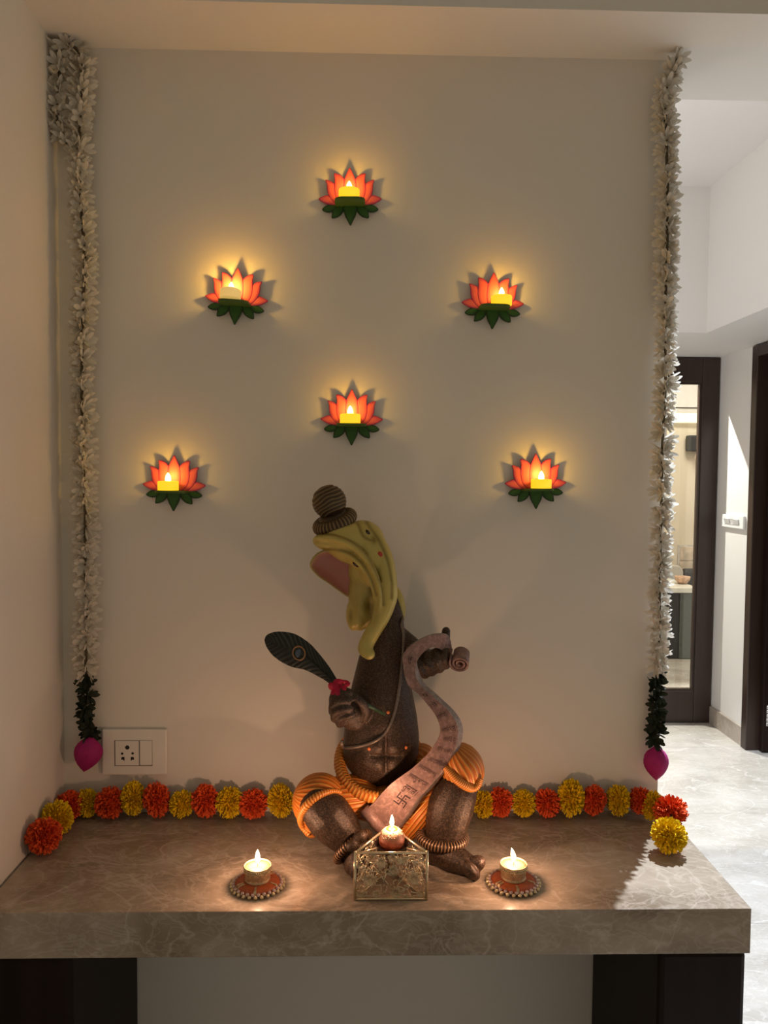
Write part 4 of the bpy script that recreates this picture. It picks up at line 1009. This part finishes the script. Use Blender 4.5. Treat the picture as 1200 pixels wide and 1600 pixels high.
# topknot: ribbed ring and coiled ball
cr = S(523, 815, -.126); tl = math.radians(22); ux = Vector((math.cos(tl), 0, math.sin(tl))); ay = Vector((-math.sin(tl), -0.25, math.cos(tl))).normalized(); uy = ay.cross(ux).normalized()
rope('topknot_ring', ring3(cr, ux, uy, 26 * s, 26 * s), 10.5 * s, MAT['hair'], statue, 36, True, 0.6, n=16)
g = G(); g.lathe([(0, -.012), (.022, -.012), (.026, 0), (.024, .012), (.018, .016), (0, .016)], cr, 24, axis=Matrix((ux, -uy, ay)).transposed()); g.mk('topknot_base', MAT['hair'], statue, attr=True)
bcn = S(514.5, 784, -.126); V = []; A = []; nu, nv = 140, 100; rb = 26.5 * s
for i in range(nv + 1):
    t = math.pi * i / nv
    for k in range(nu):
        p = 2 * math.pi * k / nu; d = Vector((math.sin(t) * math.cos(p), math.sin(t) * math.sin(p), math.cos(t)))
        q = Matrix.Rotation(.5, 3, 'Y') @ d
        w = 0.5 + 0.5 * math.sin(30 * q.z + 5.0 * q.x * q.x + 2.0 * noise.noise(q * 1.6))
        V.append(bcn + d * rb * (1 + .035 * (w - .5))); A.append(max(0, w * 2.2 - 1.45))
mk('topknot', V, [(i * nu + k, (i + 1) * nu + k, (i + 1) * nu + (k + 1) % nu, i * nu + (k + 1) % nu) for i in range(nv) for k in range(nu)], MAT['hair'], statue, attr=A)

# ---- quill: peacock feather, shaft
top = [(413, 1000), (416, 993), (423, 989), (432, 987), (442, 987), (456, 989), (466, 993), (477, 1000), (487, 1008), (495, 1017), (505, 1029), (514, 1041), (521, 1052), (528, 1064)]
bot = [(413, 1000), (415, 1008), (419, 1015), (425, 1023), (432, 1029), (441, 1035), (453, 1041), (463, 1044), (474, 1046), (486, 1051), (497, 1057), (506, 1062), (513, 1067), (520, 1073)]
T_ = cat_rom([Vector((x, y, 0)) for x, y in top], 14); B__ = cat_rom([Vector((x, y, 0)) for x, y in bot], 14); n = len(T_); m_ = 25
V = []; A = []
for side_ in (0, 1):
    for i in range(n):
        f = i / (n - 1)
        for j in range(m_):
            q = j / (m_ - 1); p = T_[i].lerp(B__[i], q); e = abs(2 * q - 1)
            w = 0.5 + 0.5 * math.sin(2 * math.pi * (f * 17 + e * 2.4))
            bulge = (1 - e ** 2) * .0035
            Y = -.150 - .050 * f ** 1.3 + (-(bulge + .0022 * w * (0.3 + .7 * e)) if side_ == 0 else .002)
            if q == 0 or q == 1 or i == 0: Y = -.150 - .050 * f ** 1.3 - (.001 if side_ == 0 else 0)
            V.append(S(p.x, p.y, Y)); A.append(max(0, w * 2 - 1.3) * (.4 + .6 * e))
F = [(i * m_ + j, (i + 1) * m_ + j, (i + 1) * m_ + j + 1, i * m_ + j + 1) for i in range(n - 1) for j in range(m_ - 1)]
F += [tuple(n * m_ + x for x in f[::-1]) for f in F]
for i in range(n - 1):
    for j in (0, m_ - 1):
        a, b = i * m_ + j, (i + 1) * m_ + j; F.append((a, n * m_ + a, n * m_ + b, b) if j == 0 else (b, n * m_ + b, n * m_ + a, a))
MAT['feather'] = two_tone('dark_green_feather', (0.007, 0.010, 0.008), (0.085, 0.095, 0.070), 0.42, 0.2)
fe = mk('feather', V, F, MAT['feather'], statue, attr=A, label='dark green carved peacock feather'); fix_normals(fe.data)
g = G(); FT = bvh(V, F)
def onf(x, y, l): 
    h, nn = cast(FT, x, y); return h - FWD * l if h is not None else at(x, y, -.16)
g.tube(cat_rom([onf(x, y, .0006) for x, y in ((478, 1026), (492, 1038), (506, 1051), (519, 1063))], 4), .0010, 6); g.mk('spine', MAT['feather'], fe, attr=True)
ey = [onf(467.3 + 9.6 * math.cos(a) * .95 + 3.0 * math.sin(a), 1020.5 + 10.5 * math.sin(a) - 2.5 * math.cos(a), .0006) for a in [2 * math.pi * k / 20 for k in range(20)]]
G().tube(ey, .0013, 8, closed=True).mk('eye_ring', plain('copper_eye_ring', (0.34, 0.19, 0.085), 0.35, 0.6), fe)
g = G(); g.ell(onf(466.5, 1020.5, .0008), 4.6 * s, 6.5 * s, .0012, .3, nu=16, nv=10); g.mk('eye_spot', plain('blue_feather_eye', (0.06, 0.085, 0.13), 0.35), fe)
for k in range(9):                                            # small bronze ticks near the tip
    a = 2.5 + k * .17
    for rr in (20, 30):
        x, y = 467 + rr * math.cos(a) * 1.05, 1021 + rr * math.sin(a) * -.75 + (6 if rr == 30 else 3)
        h, nn = cast(FT, x, y)
        if h is not None:
            g = G(); g.ell(h - FWD * .0003, .0011, .0007, .0006, -.4, nu=6, nv=4); g.mk('tick', MAT['rope'], fe)
G().tube([S(524, 1070, -.203), S(545, 1088, -.2225), S(572, 1101, -.213), S(601, 1116, -.193)], [.0026, .0030, .0034, .0022], 10).mk('quill_shaft', plain('green_quill_shaft', (0.035, 0.075, 0.03), 0.35, 0.2), statue)

# fresh crimson flower tucked at the feather's root
fr = thing('bougainvillea', 'small crimson flower tucked where the feather meets the statue hand', 'flower', S(528, 1072, -.225))
MAT['crimson'] = petal_cloth('crimson_petal', (0.62, 0.012, 0.06), 0.25, .2)
R = random.Random(9)
for (x, y, L_, a) in ((521, 1075, 10, 2.4), (526, 1070, 10, 1.0), (532, 1068, 9, .5), (538, 1069, 9, 0), (528, 1077, 9, -1.6), (524, 1080, 8, -2.6), (534, 1074, 8, -.5)):
    c = S(x, y, -.222 - R.uniform(0, .006)); ln = L_ * s; V = []
    d = Vector((math.cos(a), R.uniform(-.5, .1), math.sin(a))).normalized(); sd = d.cross(Vector((0, 1, .2))).normalized(); nn = sd.cross(d)
    for r, w in ((-.6, .25), (-.2, .75), (.3, .8), (.7, .5), (.95, .1)):
        for q in (-1, -.4, .4, 1): V.append(c + d * (ln * r) + sd * (q * w * ln * .8) + nn * (R.uniform(-.14, .14) * ln + .25 * ln * q * q))
    mk('petal', V, [(i * 4 + j, i * 4 + j + 1, i * 4 + 5 + j, i * 4 + 4 + j) for i in range(4) for j in range(3)], MAT['crimson'], fr)
G().tube([S(534, 1071, -.224), S(541, 1068, -.226), S(546, 1068.5, -.226)], .0006, 5).mk('stamen', MAT['stem'], fr)

# ---- scroll: thick ribbon from the rolled end over the hand and down to the lap
ST = [  # left edge, right edge (photo), depth
    (708, 1046, 706, 1012, -.150), (700, 1034, 704, 1000, -.156), (694, 1020, 698, 992, -.163), (684, 1012.5, 684, 991, -.170), (673, 1012, 670, 994, -.176), (662, 1019, 655, 1001, -.182),
    (654, 1029, 641, 1010, -.186), (650, 1039, 630, 1023, -.190), (649, 1050, 630, 1040, -.192), (651, 1061, 633, 1058, -.194), (659, 1073, 640, 1074, -.195),
    (671, 1083, 653, 1084, -.196), (684, 1095, 668, 1101, -.197), (698, 1108, 680, 1117, -.198), (709, 1122, 686, 1131, -.199), (715, 1137, 687.5, 1142, -.199), (715, 1152, 685, 1152, -.199),
    (711, 1169, 680, 1161, -.199), (702, 1186, 670, 1176, -.199), (690, 1205, 658, 1188, -.199), (677, 1222, 642, 1202, -.200), (665, 1236, 628, 1212, -.201), (652, 1249, 612, 1224, -.203),
    (640, 1268, 598, 1238, -.201), (629, 1283, 586, 1252, -.199), (617, 1298, 573, 1264, -.196), (606, 1309, 563, 1275, -.190)]
# first seven entries list the inner edge first; both edges run continuously along the ribbon
EA = cat_rom([S(a[0], a[1], a[4]) for a in ST], 8); EB = cat_rom([S(a[2], a[3], a[4] - .002) for a in ST], 8)
n = len(EA); m_ = 9; V = []; PXG = []
def thick(i):
    f = i / (n - 1); 
    k = min(1, max(0, (f - .24) / .1))
    return Vector((.0090 * k, .0085, -.001 * k))
for i in range(n):
    for j in range(m_): V.append(EB[i].lerp(EA[i], j / (m_ - 1)))
for i in range(n):
    for j in range(m_): V.append(EB[i].lerp(EA[i], j / (m_ - 1)) + thick(i))
F = [(i * m_ + j, (i + 1) * m_ + j, (i + 1) * m_ + j + 1, i * m_ + j + 1) for i in range(n - 1) for j in range(m_ - 1)]
nF = len(F); F += [tuple(n * m_ + x for x in f[::-1]) for f in F]
for i in range(n - 1):
    for j in (0, m_ - 1):
        a, b = i * m_ + j, (i + 1) * m_ + j; F.append((a, n * m_ + a, n * m_ + b, b))
for i in (0, n - 1):
    for j in range(m_ - 1):
        a, b = i * m_ + j, i * m_ + j + 1; F.append((a, b, n * m_ + b, n * m_ + a))
MAT['scroll_edge'] = bronze('pale_scroll_edge', (0.25, 0.19, 0.165), (0.36, 0.28, 0.245), 0.5, 160, 0.1, 0.3)
sc = mk('scroll', V, F, MAT['scroll'], statue, False, label='rose-grey scroll with engraved dark writing'); fix_normals(sc.data)
sc.data.materials.append(MAT['scroll_edge'])
for p_ in sc.data.polygons: p_.material_index = 1 if p_.index >= 2 * nF else 0
# rolled upper end: a spiral sheet seen from its lower end
g = G(); ax = (S(718, 1038, -.172) - S(720, 1020, -.148)).normalized(); e1 = Vector((1, 0, 0)) - ax * ax.x; e1.normalize(); e2 = ax.cross(e1)
c0 = S(720, 1020, -.148); Lr = (S(718, 1038, -.172) - c0).length
V = []; m2 = 64; prof2 = []
for k in range(m2 + 1):
    a = k / m2 * 2 * math.pi * 2.35; r = (17.0 - 12.5 * k / m2) * s; prof2.append((r, a + 2.7))
tw = 2.9 * s
for z in (0, Lr):
    for off in (0, -1):
        for r, a in prof2: V.append(c0 + ax * z + (e1 * math.cos(a) + e2 * math.sin(a)) * (r + off * tw))
k_ = m2 + 1; F = []
for i in range(m2):
    F += [(i, i + 1, 2 * k_ + i + 1, 2 * k_ + i), (k_ + i + 1, k_ + i, 3 * k_ + i, 3 * k_ + i + 1), (2 * k_ + i, 2 * k_ + i + 1, 3 * k_ + i + 1, 3 * k_ + i), (i + 1, i, k_ + i, k_ + i + 1)]
F += [(0, 2 * k_, 3 * k_, k_), (m2, k_ + m2, 3 * k_ + m2, 2 * k_ + m2)]
o = mk('scroll_roll', V, F, MAT['scroll'], statue); fix_normals(o.data)
V = []                                                         # short flap that joins the roll and the ribbon
for z in (0.0, 1.0):
    for off in (0, .003):
        for t in range(9):
            f = t / 8
            p0 = (S(704, 1003, -.152) if z == 0 else S(706, 1045, -.158)); p1 = c0 + ax * (Lr * z) + (e1 * math.cos(2.7) + e2 * math.sin(2.7)) * (16.0 * s)
            V.append(p0.lerp(p1, f) + Vector((0, off + .003 * math.sin(math.pi * f), 0)))
F = []
for i in range(8):
    F += [(i, i + 1, 18 + i + 1, 18 + i), (9 + i + 1, 9 + i, 27 + i, 27 + i + 1), (i, 9 + i, 9 + i + 1, i + 1), (18 + i + 1, 27 + i + 1, 27 + i, 18 + i)]
o = mk('scroll_flap', V, F, MAT['scroll'], statue); fix_normals(o.data)
# lower rolled lip
G().tube([S(569, 1263, -.192), S(586, 1283, -.195), S(606, 1306, -.195)], [9 * s, 9.5 * s, 9.5 * s], 14).mk('scroll_lip', MAT['scroll'], statue)

# ---- writing on the scroll (each line one mesh of letters, laid on the ribbon)
def ribbon_frame(px, py):
    best = None
    for i in range(n):
        for t in (.3, .4, .5, .6, .7):
            v = EB[i].lerp(EA[i], t); x, y = pxy(v); d = (x - px) ** 2 + (y - py) ** 2
            if best is None or d < best[0]: best = (d, i, t)
    _, i, t = best
    i = min(max(1, i), n - 2)
    o_ = EB[i].lerp(EA[i], t)
    return i, t, o_
def place_on_ribbon(i, t, u, v):
    """u along the line (towards the right edge), v up the ribbon (towards the roll), metres"""
    w = (EA[i] - EB[i]).length; step = (EB[i + 1].lerp(EA[i + 1], t) - EB[i].lerp(EA[i], t)).length
    k = i - v / max(step, 1e-5); k = min(max(k, 0), n - 1.001); a = int(k); f = k - a
    L0, L1 = EB[a].lerp(EB[a + 1], f), EA[a].lerp(EA[a + 1], f)
    return L0.lerp(L1, t + u / w) - FWD * .0011
def glyphs(text):
    cu = bpy.data.curves.new('txt', 'FONT'); cu.body = text; cu.size = 1.0; cu.align_x = 'CENTER'; cu.resolution_u = 3; cu.extrude = 0.0; cu.offset = -0.004
    o = bpy.data.objects.new('txt', cu); COL.objects.link(o)
    dg = bpy.context.evaluated_depsgraph_get(); me = o.evaluated_get(dg).to_mesh()
    V = [v.co.copy() for v in me.vertices]; F = [tuple(p.vertices) for p in me.polygons]
    o.evaluated_get(dg).to_mesh_clear(); bpy.data.objects.remove(o); bpy.data.curves.remove(cu)
    return V, F
LINES = [('ई', 641, 1031, 9, 12), ('यं', 663, 1086, 10, 9), ('तो', 677, 1101, 11, 9), ('गणेश', 690, 1118, 16, 10), ('भालचत्', 702, 1139, 23, 12), ('मन्दि पु', 702, 1155, 20, 13), ('हिम धन्नि।', 694, 1172, 26, 13),
         ('उव्यार्किनी', 682, 1190, 31, 13), ('तम्पद्यालल्यू', 668, 1206, 34, 14), ('ल्मागुभापम', 653, 1220, 35, 14), ('तुनात।', 640, 1236, 24, 14)]
LINES = [(t_.replace('\u094d', ''), x, y, w, h) for t_, x, y, w, h in LINES]
def reorder(t_):
    o_ = []
    for ch in t_:
        if ch == '\u093f' and o_: o_.insert(len(o_) - 1, ch)       # the short i sign stands before its letter
        else: o_.append(ch)
    return ''.join(o_)
for text, x, y, wpx, hpx in LINES:
    GV, GF = glyphs(reorder(text))
    if not GV: continue
    x0, x1 = min(v.x for v in GV), max(v.x for v in GV); y0, y1 = min(v.y for v in GV), max(v.y for v in GV)
    i, t, o_ = ribbon_frame(x, y)
    kx = wpx * pxm(-.2) / (x1 - x0); k = min(kx * 1.4, hpx * pxm(-.2) / (y1 - y0))
    W = [place_on_ribbon(i, t, (v.x - (x0 + x1) / 2) * kx, (v.y - (y0 + y1) / 2) * k) for v in GV]
    mk('writing', W, GF, MAT['ink'], sc, False)
# the auspicious cross mark with four dots
i, t, o_ = ribbon_frame(627, 1249); a = 0.0092; w = .0009; g = G()
def bar(u0, v0, u1, v1):
    if u0 == u1: Q = [(u0 - w, min(v0, v1) - w), (u0 + w, min(v0, v1) - w), (u0 + w, max(v0, v1) + w), (u0 - w, max(v0, v1) + w)]
    else: Q = [(min(u0, u1) - w, v0 - w), (max(u0, u1) + w, v0 - w), (max(u0, u1) + w, v0 + w), (min(u0, u1) - w, v0 + w)]
    g.add([place_on_ribbon(i, t, *q) for q in Q], [(0, 1, 2, 3)])
for q in ((-a, 0, a, 0), (0, -a, 0, a), (-a, 0, -a, a), (a, 0, a, -a), (0, a, a, a), (0, -a, -a, -a)): bar(*q)
for du in (-1, 1):
    for dv in (-1, 1):
        g.add([place_on_ribbon(i, t, du * a * .48 + .0011 * math.cos(k * math.pi / 4), dv * a * .48 + .0011 * math.sin(k * math.pi / 4)) for k in range(8)], [tuple(range(8))])
g.mk('engraved_mark', MAT['ink'], sc, False)
